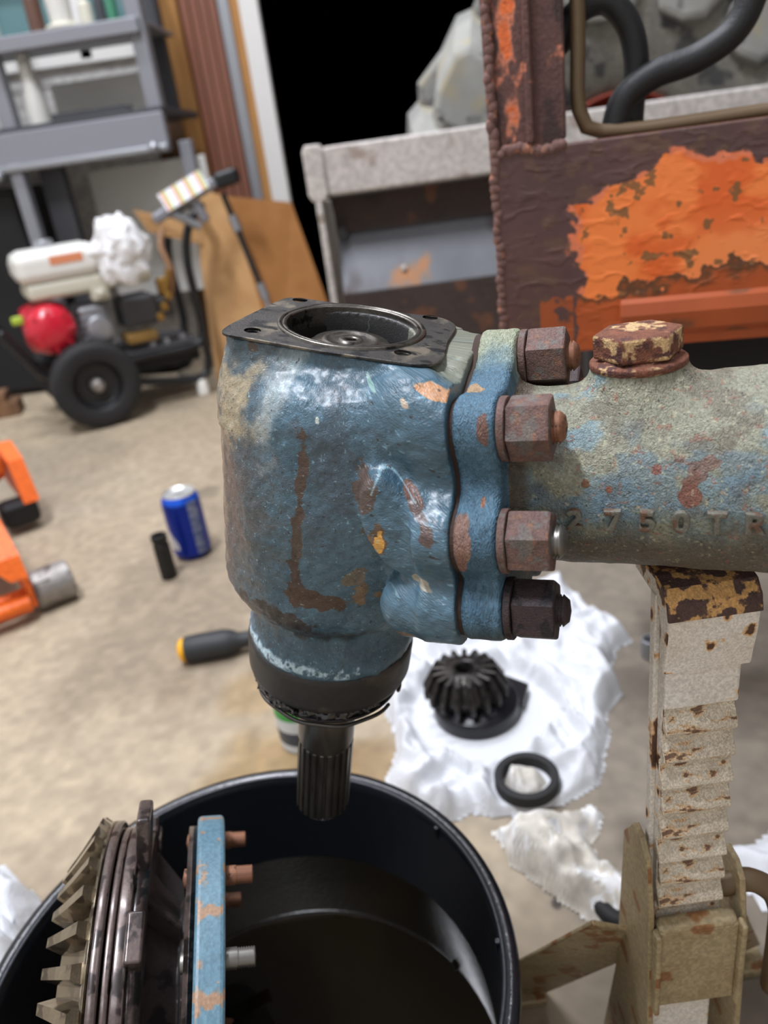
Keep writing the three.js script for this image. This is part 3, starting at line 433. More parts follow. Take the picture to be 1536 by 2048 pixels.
// ------------------------------------------------------------------ ratchet jack stand under the tube
{
  const t = thing('jack_stand', 'white and rust ratchet jack stand holding up the axle tube', 'jack stand', [0.131, 0, -0.285]);
  // local: x across, y up, z towards the photographer
  const post = mesh('ratchet_post', [box(0.034, 0.386, 0.010, 0, 0.197, 0.0045, 0.001), box(0.003, 0.30, 0.006, -0.0182, 0.262, 0.002, 0.001)], mat.jackWhite, t);
  const sp = []; for (const [z, y] of [[-0.022, 0.4185], [0.004, 0.4205], [0.012, 0.4185], [0.0165, 0.4135], [0.0185, 0.407], [0.0178, 0.396], [0.0155, 0.384], [0.0145, 0.3765], [0.0095, 0.3760], [0.0095, 0.398], [0.004, 0.409], [-0.022, 0.411]]) sp.push([z, y]);
  const sad = mesh('saddle', ext(poly(sp), 0.0395, 0.0012, 1, 2).rotateY(-Math.PI / 2).translate(0.0205, 0, 0), mat.jackWhite, t);
  sad.geometry = boxUV(sad.geometry, 0.09);
  mesh('worn_edge', ext(poly([[-0.0225, 0.4192], [0.004, 0.4212], [0.0125, 0.4193], [0.0173, 0.4140], [0.0192, 0.4065], [0.0180, 0.4065], [0.0160, 0.4130], [0.011, 0.4175], [0.004, 0.4192], [-0.0225, 0.4175]]), 0.0405, 0.0004, 1).rotateY(-Math.PI / 2).translate(0.021, 0, 0), mat.saddleRust, sad);
  // teeth: each a wedge that slopes out to a sharp lower edge
  const tg = [0, 1, 2].map(v => { const s = new THREE.Shape(); const p = 0.0166; s.moveTo(0, p); s.quadraticCurveTo(0.0005, p * 0.62, 0.0030, p * 0.42); s.quadraticCurveTo(0.0048, p * 0.28, 0.0050 + 0.0002 * v, p * 0.10); s.lineTo(0.0046, 0.0002); s.lineTo(0, 0); s.lineTo(0, p); return strip(ext(s, 0.0335 + 0.0006 * v, 0.0004, 6, 1).rotateY(-Math.PI / 2).translate(0.017, 0, 0)); });
  tg.forEach((g, i) => { boxUV(g, 0.05); const uv = g.attributes.uv; for (let k = 0; k < uv.count; k++) uv.setXY(k, uv.getX(k) + i * 0.37, uv.getY(k) + i * 0.21); });
  for (let k = 0; k < 12; k++) { const o = new THREE.Mesh(tg[k % 3], mat.toothWhite); o.name = 'tooth'; o.castShadow = o.receiveShadow = true; o.position.set(0, 0.3395 - 0.01655 * k, 0.0093); post.add(o); }
  mesh('blank_step', [box(0.0345, 0.023, 0.006, 0, 0.3655, 0.0095, 0.0012)], mat.jackWhite, post);
  // base: collar plate, side cheeks, legs
  const col = mesh('collar_plate', [box(0.043, 0.060, 0.0045, 0.001, 0.187, 0.0215, 0.0018), box(0.043, 0.008, 0.010, 0.001, 0.2155, 0.0185, 0.0035)], mat.zinc, t);
  for (const x of [-0.0212, 0.0236]) mesh('rolled_lip', box(0.0035, 0.064, 0.007, x, 0.186, 0.0235, 0.0015), mat.zinc, col);
  const cheek = (x, top) => ext(poly([[0.006, top], [0.014, top - 0.006], [0.020, top - 0.04], [0.024, 0.10], [0.030, 0.0], [-0.06, 0.0], [-0.03, 0.12], [-0.018, top - 0.02], [-0.004, top]]), 0.0032, 0.0006, 1).rotateY(-Math.PI / 2).translate(x, 0, 0);
    mesh('side_cheek', cheek(-0.0215, 0.268), mat.zinc, t); mesh('side_cheek', cheek(0.0285, 0.243), mat.zinc, t);
  const leg = (sx, sz, m) => plank([sx * 0.02, sz > 0 ? 0.09 : 0.17, sz * 0.014], [sx * 0.085, 0.006, sz * 0.085 - 0.01], 0.052, 0.003, V3(-sx * 0.1, 0.35, sz > 0 ? 1 : 1).normalize(), 0.001);
  for (const [sx, sz] of [[-1, -1], [1, -1], [-1, 1], [1, 1]]) { const l = mesh('leg', leg(sx, sz), mat.zinc, t); mesh('foot', box(0.05, 0.008, 0.03, sx * 0.085, 0.004, sz * 0.085 - 0.01, 0.002), mat.zinc, l); }
  mesh('ratchet_handle', tube([[0.021, 0.222, 0.004], [0.034, 0.226, 0.006], [0.045, 0.219, 0.008], [0.052, 0.203, 0.008], [0.055, 0.17, 0.006], [0.056, 0.13, 0.004]], 0.0062, 48, 12), mat.brownPipe, t);
}
// ------------------------------------------------------------------ drain tub with oil
{
  const t = thing('drain_tub', 'round black plastic tub of dark used oil under the splined shaft', 'tub', [-0.123, 0, -0.318]);
  mesh('tub_wall', lathe([[0, 0.002], [0.136, 0.0], [0.140, 0.002], [0.1575, 0.150], [0.1635, 0.1545], [0.1640, 0.140], [0.1665, 0.140], [0.1668, 0.156], [0.1655, 0.1595], [0.1610, 0.1605], [0.1570, 0.1580], [0.1550, 0.152], [0.1485, 0.074], [0.1440, 0.046], [0.134, 0.034], [0.118, 0.028], [0.0, 0.028]], 96), mat.tub, t);
  mesh('rim_edge', new THREE.TorusGeometry(0.1578, 0.0013, 8, 120).rotateX(Math.PI / 2).translate(0, 0.1588, 0), mat.tubRim, t);
  for (let k = 0; k < 3; k++) { const a = R(34 - 36 * k); mesh('rim_notch', box(0.006, 0.010, 0.004, Math.cos(a) * 0.1565, 0.153, -Math.sin(a) * 0.1565, 0.001, 0, a, 0), mat.tub, t); }
  const o = solo('used_oil', new THREE.CircleGeometry(0.1490, 96).rotateX(-Math.PI / 2), mat.oil, 'pool of dark used oil lying in the black tub', 'oil', [-0.123, 0.079, -0.318]); o.userData.kind = 'stuff';
}
// ------------------------------------------------------------------ bevel gear and hub standing in the tub
{
  const t = thing('bevel_gear_hub', 'oily toothed gear with blue flanged hub and rusty studs, upright inside the black tub', 'gear hub', [-0.1900, 0.1704, -0.2902]);
  const X = V3(0.9623, -0.2381, -0.1315).normalize(), Y = V3(0.163, 0.892, -0.422).addScaledVector(X, -V3(0.163, 0.892, -0.422).dot(X)).normalize(), Z = X.clone().cross(Y);
  t.quaternion.setFromRotationMatrix(new THREE.Matrix4().makeBasis(X, Y, Z)); t.scale.set(0.9, 0.84, 0.84);
  const L = (pts, n = 96) => lathe(pts.map(q => [q[0], q[1]]), n).rotateZ(-Math.PI / 2);        // lathe about local x: [radius, x]
  const gb = mesh('gear_body', L([[0.03, -0.046], [0.088, -0.046], [0.108, -0.028], [0.125, -0.0245], [0.125, -0.0215], [0.03, -0.0215]]), mat.toothOil, t);
  gb.scale.x = 0.8; gb.position.x = 0.007;
  // teeth: slanted wedges on the cone
  const NTE = 34; const base = (() => {
    const g = new THREE.BufferGeometry(), P = [], rows = [[0.092, -0.0500, 0.0062, 0.0030], [0.1065, -0.0385, 0.0072, 0.0034], [0.124, -0.0258, 0.0082, 0.0038]];
    const ring = rows.map(([r, x, wb, wt]) => [[r - 0.006, x + 0.010, -wb], [r + 0.004, x - 0.006, -wt], [r + 0.004, x - 0.006, wt], [r - 0.006, x + 0.010, wb]].map(q => { const sk = (r - 0.108) * 0.28; return [q[1], q[0], q[2] + sk]; }));
    const tri = (a, b, c) => P.push(...a, ...b, ...c), quad = (a, b, c, d) => { tri(a, b, c); tri(a, c, d); };
    for (let i = 0; i < 2; i++) for (let k = 0; k < 3; k++) quad(ring[i][k], ring[i][k + 1], ring[i + 1][k + 1], ring[i + 1][k]);
    quad(...ring[0].slice().reverse()); quad(...ring[2]);
    g.setAttribute('position', new THREE.Float32BufferAttribute(P, 3)); g.computeVertexNormals(); return boxUV(strip(g), 0.05);
  })();
  for (let k = 0; k < NTE; k++) { const o = new THREE.Mesh(base, mat.toothOil); o.name = 'tooth'; o.castShadow = o.receiveShadow = true; o.rotation.x = (k + 0.3) / NTE * Math.PI * 2; gb.add(o); }
  mesh('gear_rim_plate', L([[0.05, -0.0205], [0.123, -0.0205], [0.125, -0.0195], [0.125, -0.0155], [0.123, -0.0145], [0.05, -0.0145]]), mat.plateOil, t).position.x = 0.010;
  mesh('retainer_plate', L([[0.05, -0.0138], [0.1185, -0.0138], [0.1200, -0.0130], [0.1200, -0.0100], [0.1185, -0.0092], [0.05, -0.0092]]), mat.plateOil, t).position.x = 0.010;
  mesh('bearing_plate', L([[0.05, -0.0085], [0.1205, -0.0085], [0.1220, -0.0075], [0.1220, -0.0020], [0.1205, -0.0012], [0.05, -0.0012]]), mat.plateOil, t).position.x = 0.010;
  const ear = mesh('lug_plate', [L([[0.05, -0.0012], [0.114, -0.0012], [0.116, 0.0], [0.116, 0.0075], [0.05, 0.0078]]), ...[0, 72, 144, 216, 288].map(d => box(0.0085, 0.040, 0.028, 0, 0.130, 0, 0.002).rotateX(R(d + 8)).translate(0.0030, 0, 0)), ...[-30, 40, -68].map(d => box(0.010, 0.012, 0.030, 0, 0.120, 0, 0.002).rotateX(R(d)).translate(0.0030, 0, 0))], mat.plateOil, t); ear.position.x = 0.009;
  mesh('hub_cone', L([[0.108, 0.007], [0.098, 0.010], [0.082, 0.020], [0.066, 0.034], [0.070, 0.036], [0.070, 0.040], [0.0, 0.040]]), mat.coneGrey, t);
  for (let k = 0; k < 6; k++) mesh('rib', ext(poly([[0.008, 0.126], [0.011, 0.112], [0.036, 0.080], [0.038, 0.062], [0.008, 0.070]]), 0.006, 0.001, 1).translate(0, 0, -0.003).rotateX(R(60 * k + 22)), mat.coneGrey, t);
  const fo = []; for (let i = 0; i < 120; i++) { const a = i / 120 * Math.PI * 2, r = 0.122 + 0.006 * Math.pow(Math.abs(Math.cos(a * 2.5)), 3); fo.push([Math.cos(a) * r, Math.sin(a) * r]); }
  const fl = mesh('blue_flange', ext(poly(fo), 0.0175, 0.003, 1, 3).rotateY(Math.PI / 2).rotateX(0.3).translate(0.044, 0, 0), mat.flangeBlue, t);
  mesh('flange_shim', L([[0.0, 0.0385], [0.118, 0.0385], [0.118, 0.0440], [0.0, 0.0440]]), mat.plateOil, fl);
  for (const d of [17, -37, 46, -80, 108, 150, -130]) { const s = mesh('stud', (() => { const pr = [[0, -0.018], [0.0060, -0.017], [0.0062, 0.014]]; for (let i = 0; i < 7; i++) pr.push([0.0052, 0.0145 + i * 0.0014], [0.0060, 0.0152 + i * 0.0014]); pr.push([0.005, 0.0244], [0, 0.0250]); return lathe(pr, 20).rotateZ(-Math.PI / 2).translate(0.054, 0.110, 0).rotateX(R(d)); })(), d === 46 ? mat.studSteel : mat.studRust, t); }
}
// ------------------------------------------------------------------ tractor: upright, side plate, hoses, bucket, tyre
{
  const t = thing('orange_tractor', 'rusty upright and orange painted side plate of the tractor behind the axle tube', 'tractor', [0.2, 0, -0.62], R(-14));
  const col = mesh('upright', [box(0.052, 0.74, 0.045, -0.0555, 0.765, -0.02, 0.004), rod([-0.0795, 0.40, 0.0005], [-0.0835, 1.1, 0.0005], 0.0045, 0.0045, 12)], mat.frameRust, t);
  mesh('ridge', box(0.006, 0.52, 0.008, -0.054, 0.85, 0.004, 0.002), mat.frameRust, col);
  mesh('side_strip', box(0.012, 0.50, 0.02, -0.034, 0.84, -0.008, 0.002), mat.frameRust, col);
  const bead = []; for (let i = 0; i < 46; i++) { const g = new THREE.IcosahedronGeometry(1, 1); g.scale(0.0032 + 0.0012 * rnd(), 0.0045 + 0.002 * rnd(), 0.003); bead.push(g.translate(-0.0815 + rr(-0.0012, 0.0012) - 0.000 * i, 0.45 + i * 0.0062, 0.0035)); }
  const wl = mesh('weld_bead', bead, mat.weld, col); wl.userData.kind = 'stuff';
  const bead2 = []; for (let i = 0; i < 14; i++) { const g = new THREE.IcosahedronGeometry(1, 1); g.scale(0.0045, 0.0038 + 0.001 * rnd(), 0.0035); bead2.push(g.translate(-0.076 + i * 0.0034, 0.586 + rr(-0.001, 0.001) + 0.002 * Math.sin(i * 0.5), 0.0035)); }
  const w2 = mesh('weld_bead', bead2, mat.weld, col); w2.userData.kind = 'stuff';
  mat.plate = M('blistered orange paint and rust', { roughness: 0.5, keepUV: true, bumpScale: 0.0012, bumpMap: gray(512, 256, (u, v) => { const e = Math.abs(fb(u, v, 26, 12, 4, 611) - 0.5); return 0.4 + 0.5 * (1 - sst(0, 0.12, e)) * fb(u, v, 40, 20, 2, 613); }), map: tex(1024, 512, (u, v) => {
    const x = -0.084 + u * 0.584, y = 0.43 + v * 0.157, n = fb(u, v, 26, 8, 5, 601), n2 = fb(u, v, 60, 18, 4, 603);
    let rust = mix([104, 72, 68], [78, 56, 54], fb(u, v, 16, 6, 4, 605)); rust = mix(rust, [110, 84, 60], 0.5 * sst(0.55, 0.7, n2));
    let or = mix([252, 136, 66], [232, 104, 40], sst(0.42, 0.6, fb(u, v, 14, 5, 4, 607)));
    or = mix(or, [250, 158, 106], 0.9 * sst(0.02, 0.12, x) * sst(0.54, 0.50, y) * fb(u, v, 8, 4, 3, 619));
    or = mix(or, [120, 88, 52], 0.8 * sst(0.68, 0.72, fb(u, v, 60, 18, 4, 609)));
    const top = 0.548 + 0.022 * sst(-0.01, 0.05, x) - 0.012 * sst(0.07, 0.11, x) + 0.03 * (n - 0.5), bot = 0.476 + 0.03 * (n2 - 0.5) + 0.012 * sst(0.0, 0.1, x), lef = -0.021 + 0.03 * (n - 0.5);
    const k = sst(0, 0.0015, Math.min(top - y, y - bot, x - lef));
    let c = mix(rust, or, k);
    const edge = Math.min(Math.abs(top - y), Math.abs(x - lef)); if (edge < 0.005 && y > bot && y < top + 0.005 && x > lef - 0.005) c = mix(c, [232, 128, 88], sst(0.005, 0.001, edge) * sst(0.45, 0.6, fb(u, v, 90, 28, 2, 617)));
    if (y < 0.474 + 0.02 * (n - 0.5) && x > -0.052 && x < -0.026) c = mix(c, [176, 84, 38], 0.85 * sst(0.40, 0.52, n2 + 0.1)); if (y < bot && x > lef - 0.004) c = mix(mix([196, 92, 38], [160, 76, 34], n), [84, 60, 38], sst(bot - 0.010, bot, y) * 0.85);
    return c;
  }) });
  const pg = strip(box(0.584, 0.157, 0.01, 0.208, 0.5085, 0.0, 0.002)), pp = pg.attributes.position; for (let i = 0; i < pp.count; i++) pg.attributes.uv.setXY(i, (pp.getX(i) + 0.084) / 0.584, (pp.getY(i) - 0.43) / 0.157);
  mesh('side_plate', pg, mat.plate, t);
  mesh('lower_beam', [ext(poly([[0.004, 0.470], [0.009, 0.466], [0.012, 0.457], [0.011, 0.444], [0.004, 0.437], [-0.03, 0.434], [-0.03, 0.470]]), 0.49, 0.001, 1).rotateY(-Math.PI / 2).translate(0.50, 0, 0)].map(g => g.translate(0.0, 0, 0)), mat.frameOrange, t);
  mesh('lower_upright', box(0.026, 0.06, 0.02, -0.040, 0.407, -0.008, 0.004), mat.frameOrange, t);
  mesh('steel_pipe', tube([[-0.018, 1.1, -0.012], [-0.018, 0.66, -0.012], [-0.0175, 0.606, -0.012], [-0.011, 0.594, -0.013], [0.004, 0.5905, -0.014], [0.12, 0.590, -0.016], [0.3, 0.590, -0.018]], 0.0055, 60, 12), mat.brownPipe, t);
  mesh('hydraulic_hose', tube([[-0.030, 0.655, -0.03], [-0.018, 0.672, -0.03], [0.002, 0.676, -0.03], [0.018, 0.660, -0.032], [0.0245, 0.635, -0.034], [0.022, 0.605, -0.036], [0.020, 0.56, -0.036]], 0.0092, 60, 14), mat.hose, t);
  mesh('hydraulic_hose', tube([[0.006, 0.56, -0.022], [0.008, 0.592, -0.022], [0.015, 0.611, -0.022], [0.034, 0.6235, -0.022], [0.066, 0.631, -0.022], [0.090, 0.645, -0.022], [0.101, 0.668, -0.022], [0.103, 0.72, -0.022], [0.10, 0.8, -0.024]], 0.0100, 70, 14), mat.hose, t);
  mesh('added_dark_underside', [box(0.52, 0.20, 0.10, 0.25, 0.33, -0.16, 0.02), box(0.50, 0.08, 0.06, 0.26, 0.405, -0.07, 0.01)], mat.nearBlack, t);  // black boxes added to give the dark below the side plate
}
{
  const t = thing('loader_bucket', 'grey scuffed loader bucket with a square top rail behind the rusty upright', 'bucket', [0, 0, -1.55], R(-4));
  mesh('top_rail', box(1.30, 0.084, 0.08, 0.63, 0.576, -0.04, 0.006), mat.bucketRail, t);
  mesh('end_plate', [ext(poly([[-0.012, 0.540], [-0.005, 0.528], [0.018, 0.528], [0.026, 0.540], [0.026, 0.612], [0.018, 0.624], [-0.006, 0.624], [-0.012, 0.614]].map(q => [q[0] - 0.045, q[1]])), 0.06, 0.003, 1).translate(0, 0, -0.055)], mat.bucketRail, t);
  mesh('side_wall', ext(poly([[0.004, 0.53], [0.006, 0.505], [-0.002, 0.49], [-0.002, 0.02], [-0.55, 0.0], [-0.50, 0.30], [-0.20, 0.52]]), 0.012, 0.002, 1).rotateY(-Math.PI / 2).translate(-0.034, 0, 0), mat.bucketRail, t);
  mesh('back_plate', ext(poly([[-0.055, 0.535], [-0.072, 0.52], [-0.075, 0.46], [-0.020, 0.352], [-0.024, 0.346], [-0.085, 0.455], [-0.085, 0.535]]), 1.28, 0.0008, 1).rotateY(-Math.PI / 2).translate(1.26, 0, 0), mat.bucketSteel, t);
  mesh('recess_strip', box(1.28, 0.070, 0.006, 0.62, 0.497, -0.066, 0.001), mat.bucketRust, t);
  mesh('front_skirt', box(1.28, 0.34, 0.012, 0.62, 0.18, -0.026, 0.002), mat.bucketRust, t);
  mesh('pivot_bolt', [at(hex(0.012, 0.012, 0.002), -0.008, 0.462, -0.062), rod([-0.008, 0.462, -0.07], [-0.008, 0.462, -0.045], 0.006)], mat.engineGrey, t);
  mesh('grease_cap', new THREE.SphereGeometry(0.007, 12, 8).translate(0.104, 0.385, -0.034), mat.bucketRail, t);
}
{
  const t = thing('agricultural_tyre', 'big dusty lugged tractor tyre standing behind the loader bucket', 'tyre', [0.628, 0.474, -1.93], R(-6));
  // axis along local z; the outer side faces the photographer
  mesh('carcass', lathe([[0.172, 0.10], [0.19, 0.125], [0.27, 0.150], [0.33, 0.155], [0.385, 0.145], [0.42, 0.115], [0.435, 0.06], [0.438, 0], [0.435, -0.06], [0.42, -0.115], [0.385, -0.145], [0.33, -0.155], [0.27, -0.150], [0.19, -0.125], [0.172, -0.10]], 96).rotateX(Math.PI / 2), M('dark tyre carcass', { roughness: 0.85, s: 0.3, map: blotch([146, 142, 128], [104, 102, 96], [74, 74, 72], 0.55, 5, 621, 256) }), t);
  mesh('rim', lathe([[0.0, 0.02], [0.10, 0.02], [0.15, 0.05], [0.160, 0.10], [0.168, 0.128], [0.174, 0.130], [0.176, 0.11], [0.17, 0.09], [0.17, -0.10], [0.0, -0.02]], 64).rotateX(Math.PI / 2), M('red oxide rim', { color: '#8e3a26', roughness: 0.65 }), t);
  for (const sg of [1, -1]) { const w = [[-0.052, 0.305], [-0.078, 0.345], [-0.078, 0.420], [-0.058, 0.462], [-0.030, 0.472], [0.046, 0.472], [0.072, 0.448], [0.070, 0.38], [0.044, 0.315], [0.0, 0.298]];
    const g = ext(poly(w), 0.20, 0.012, 1, 2).translate(0, 0, -0.02); const p = g.attributes.position; for (let i = 0; i < p.count; i++) { const z = p.getZ(i), k = clamp(1 - (z - 0.10) / 0.2, 0.6, 1); p.setX(i, p.getX(i) + (0.18 - z) * 0.45); const r = p.getY(i); p.setY(i, r - 0.03 * sst(0.12, 0.18, z) * (r > 0.42 ? 1 : 0)); }
    g.computeVertexNormals(); if (sg < 0) g.rotateY(Math.PI); const gg = boxUV(strip(g), 0.35);
    for (let k = 0; k < 14; k++) { const o = new THREE.Mesh(gg, mat.tire); o.name = 'lug'; o.castShadow = o.receiveShadow = true; o.rotation.z = (k + (sg > 0 ? 0.2 : 0.7)) / 14 * Math.PI * 2; t.add(o); } }
}
// ------------------------------------------------------------------ rags and the parts lying on them
function inPoly(x, z, P) { let c = false; for (let i = 0, j = P.length - 1; i < P.length; j = i++) { const [a, b] = P[i], [d, e] = P[j]; if ((b > z) !== (e > z) && x < (d - a) * (z - b) / (e - b) + a) c = !c; } return c; }
function edgeDist(x, z, P) { let m = 1; for (let i = 0, j = P.length - 1; i < P.length; j = i++) { const [a, b] = P[i], [d, e] = P[j], u = d - a, v = e - b, t = clamp(((x - a) * u + (z - b) * v) / (u * u + v * v)); m = Math.min(m, Math.hypot(x - a - u * t, z - b - v * t)); } return m; }
function rag(P, c, sd, ang, hmax, press = []) { // a crumpled cloth: a thick sheet over an outline on the floor, with folds running along ang
  const xs = P.map(p => p[0]), zs = P.map(p => p[1]), x0 = Math.min(...xs) - 0.01, x1 = Math.max(...xs) + 0.01, z0 = Math.min(...zs) - 0.01, z1 = Math.max(...zs) + 0.01, nx = Math.ceil((x1 - x0) / c), nz = Math.ceil((z1 - z0) / c), H = new Float32Array((nx + 1) * (nz + 1));
  const ca = Math.cos(ang), sa = Math.sin(ang);
  for (let j = 0; j <= nz; j++) for (let i = 0; i <= nx; i++) {
    const x = x0 + i * c, z = z0 + j * c, wx = x + 0.012 * (fbm3(x * 34, z * 34, sd, 2) - 0.5), wz = z + 0.012 * (fbm3(x * 34, z * 34, sd + 9, 2) - 0.5);
    const inn = inPoly(wx, wz, P); const e = edgeDist(wx, wz, P) * (inn ? 1 : -1);
    const a = (x * ca + z * sa), b = (-x * sa + z * ca), wob = fbm3(x * 14, z * 14, sd + 3, 3) - 0.5;
    const f1 = 1 - Math.abs(2 * n3(a * 9 + wob * 3, b * 30 + wob * 6, sd) - 1), f2 = 1 - Math.abs(2 * n3(a * 22 + 7 + wob * 4, b * 70 + wob * 4, sd + 5) - 1), f3 = fbm3(x * 22, z * 22, sd + 7, 3);
    H[i + (nx + 1) * j] = e <= 0 ? -1 : Math.min(1, e / 0.012) ** 0.6 * (0.004 + hmax * (0.50 * f1 * f1 + 0.22 * f2 * f2 + 0.5 * f3 * f3));
    for (const [px, pz, pr, ph] of press) { const k = sst(pr + 0.014, pr, Math.hypot(x - px, z - pz)); if (k > 0 && H[i + (nx + 1) * j] > ph) H[i + (nx + 1) * j] = lerp(H[i + (nx + 1) * j], ph, k); }
  }
  const pos = [], idx = [], id = new Int32Array((nx + 1) * (nz + 1)).fill(-1);
  for (let j = 0; j <= nz; j++) for (let i = 0; i <= nx; i++) { const k = i + (nx + 1) * j; let ok = H[k] >= 0; if (!ok) for (const [di, dj] of [[1, 0], [-1, 0], [0, 1], [0, -1], [1, 1], [-1, -1], [1, -1], [-1, 1]]) { const a = i + di, b = j + dj; if (a >= 0 && b >= 0 && a <= nx && b <= nz && H[a + (nx + 1) * b] >= 0) ok = true; } if (ok) { id[k] = pos.length / 3; pos.push(x0 + i * c, Math.max(H[k], 0.0004), z0 + j * c); } }
  for (let j = 0; j < nz; j++) for (let i = 0; i < nx; i++) { const a = id[i + (nx + 1) * j], b = id[i + 1 + (nx + 1) * j], d = id[i + (nx + 1) * (j + 1)], e = id[i + 1 + (nx + 1) * (j + 1)]; if (a >= 0 && b >= 0 && d >= 0 && e >= 0) idx.push(a, d, b, b, d, e); }
  const g = new THREE.BufferGeometry(); g.setAttribute('position', new THREE.Float32BufferAttribute(pos, 3)); g.setIndex(idx); g.computeVertexNormals(); return g;
}
solo('rag', rag([[-0.03, -0.742], [-0.012, -0.85], [0.05, -0.90], [0.145, -0.935], [0.221, -0.942], [0.25, -0.916], [0.268, -0.85], [0.289, -0.799], [0.262, -0.782], [0.241, -0.748], [0.243, -0.7], [0.212, -0.667], [0.195, -0.612], [0.172, -0.574], [0.123, -0.549], [0.064, -0.552], [0.040, -0.562], [0.013, -0.556], [-0.018, -0.58], [-0.034, -0.618], [-0.022, -0.67]], 0.003, 11, 0.9, 0.044, [[0.076, -0.694, 0.076, 0.0095], [0.104, -0.577, 0.033, 0.010]]), mat.cloth, 'large crumpled white rag spread under the dark toothed gear', 'rag', [0, 0.0005, 0]);
solo('rag', rag([[0.063, -0.532], [0.086, -0.536], [0.106, -0.533], [0.135, -0.538], [0.160, -0.548], [0.168, -0.532], [0.146, -0.503], [0.150, -0.472], [0.178, -0.452], [0.205, -0.440], [0.20, -0.42], [0.17, -0.40], [0.150, -0.394], [0.122, -0.430], [0.092, -0.462], [0.070, -0.498]], 0.003, 23, 0.95, 0.040), mat.clothDirty, 'twisted white rag on the floor in front of the black seal ring', 'rag', [0, 0.0008, 0]);
solo('rag', rag([[0.235, -0.47], [0.30, -0.49], [0.36, -0.46], [0.36, -0.36], [0.30, -0.33], [0.262, -0.36], [0.25, -0.42]], 0.004, 37, 0.3, 0.03), mat.cloth, 'white rag lying behind the foot of the jack stand', 'rag', [0.012, 0.0006, 0]);
solo('rag', rag([[-0.52, -0.56], [-0.43, -0.575], [-0.375, -0.52], [-0.36, -0.46], [-0.40, -0.40], [-0.5, -0.42]], 0.004, 41, 0.2, 0.05), mat.cloth, 'white cloth at the left of the black tub, cut by the picture edge', 'rag', [0, 0.0005, 0]);
{
  const t = thing('pinion_gear', 'black oily toothed pinion gear sitting on the large white rag', 'gear', [0.064, 0.0102, -0.700], 0.3);
  const g = mesh('gear_body', lathe([[0.009, 0.046], [0.009, 0.060], [0.014, 0.062], [0.022, 0.060], [0.030, 0.056], [0.038, 0.038], [0.038, 0.028], [0.020, 0.024], [0.0, 0.024]], 48), mat.pinion, t);
  const tw = ext(poly([[0.020, 0.0615], [0.036, 0.0600], [0.0485, 0.038], [0.0480, 0.029], [0.034, 0.028]]), 0.0058, 0.0014, 1, 2).translate(0, 0, -0.0029); const tb = boxUV(strip(tw), 0.05);
  for (let k = 0; k < 17; k++) { const o = new THREE.Mesh(tb, mat.pinion); o.name = 'tooth'; o.castShadow = o.receiveShadow = true; o.rotation.y = k / 17 * Math.PI * 2; g.add(o); }
  mesh('bearing', lathe([[0.0, 0.0], [0.046, 0.0], [0.049, 0.002], [0.049, 0.017], [0.046, 0.0195], [0.041, 0.020], [0.036, 0.0245], [0.0, 0.0245]], 48).translate(0.008, 0, 0.006), mat.blackOil, t);
  mesh('locking_tab', ext(poly([[0, -0.026], [0.045, -0.034], [0.068, -0.006], [0.05, 0.026], [0, 0.03]]), 0.007, 0.001, 1).rotateX(-Math.PI / 2).translate(0.008, 0.006, 0.0), mat.blackOil, t);
}
solo('seal_ring', lathe([[0.0240, 0], [0.0312, 0], [0.0322, 0.001], [0.0322, 0.012], [0.0312, 0.0132], [0.0250, 0.0132], [0.0240, 0.012], [0.0240, 0]], 64), mat.rubber, 'black rubber seal ring lying on the near edge of the rag', 'seal', [0.104, 0.0108, -0.577]);
solo('rag', rag([[-0.021, -0.006], [-0.012, -0.018], [0.004, -0.020], [0.016, -0.014], [0.0195, 0.002], [0.012, 0.015], [-0.006, 0.019], [-0.018, 0.010]], 0.0015, 51, 1.5, 0.028), mat.clothDirty, 'pinch of white cloth poking up through the black seal ring', 'rag', [0.104, 0.0108, -0.577]);
solo('bent_hose', tube([[0.126, 0.009, -0.462], [0.1305, 0.009, -0.446], [0.133, 0.009, -0.436], [0.139, 0.009, -0.424], [0.149, 0.009, -0.417]], 0.0075, 30, 12), mat.rubber, 'short bent piece of black hose beside the twisted rag', 'hose');
solo('socket', lathe([[0.006, 0], [0.0105, 0], [0.0115, 0.001], [0.0115, 0.024], [0.0105, 0.025], [0.0075, 0.025], [0.0075, 0.012], [0.006, 0.012]], 24), mat.alu, 'small grey steel socket on the floor just left of the jack stand', 'socket', [0.300, 0, -0.765]);
// ------------------------------------------------------------------ small things on the floor
{
  const t = thing('drink_can', 'blue and silver drink can standing on the concrete floor', 'can', [-0.343, 0, -1.225], -0.6);
  mesh('can_body', (() => { const g = lathe([[0.0, 0.006], [0.022, 0.004], [0.0235, 0.0005], [0.026, 0.001], [0.032, 0.010], [0.033, 0.014], [0.033, 0.104], [0.0315, 0.111], [0.0275, 0.1175]], 48); const p = g.attributes.position; for (let i = 0; i < p.count; i++) g.attributes.uv.setXY(i, md(Math.atan2(p.getX(i), p.getZ(i)) / (2 * Math.PI) + 0.55, 1), p.getY(i) / 0.118); return strip(g); })(), mat.canBlue, t);
  mesh('can_lid', lathe([[0.0275, 0.1175], [0.0280, 0.1195], [0.0268, 0.1205], [0.0255, 0.1185], [0.0250, 0.1165], [0.0, 0.1165]], 48), mat.canTop, t);
  mesh('pull_tab', at(ext(new THREE.Shape().absellipse(0, 0, 0.007, 0.011, 0, Math.PI * 2), 0.001, 0.0003), 0, 0.1185, 0.003, -Math.PI / 2), mat.canTop, t);
}
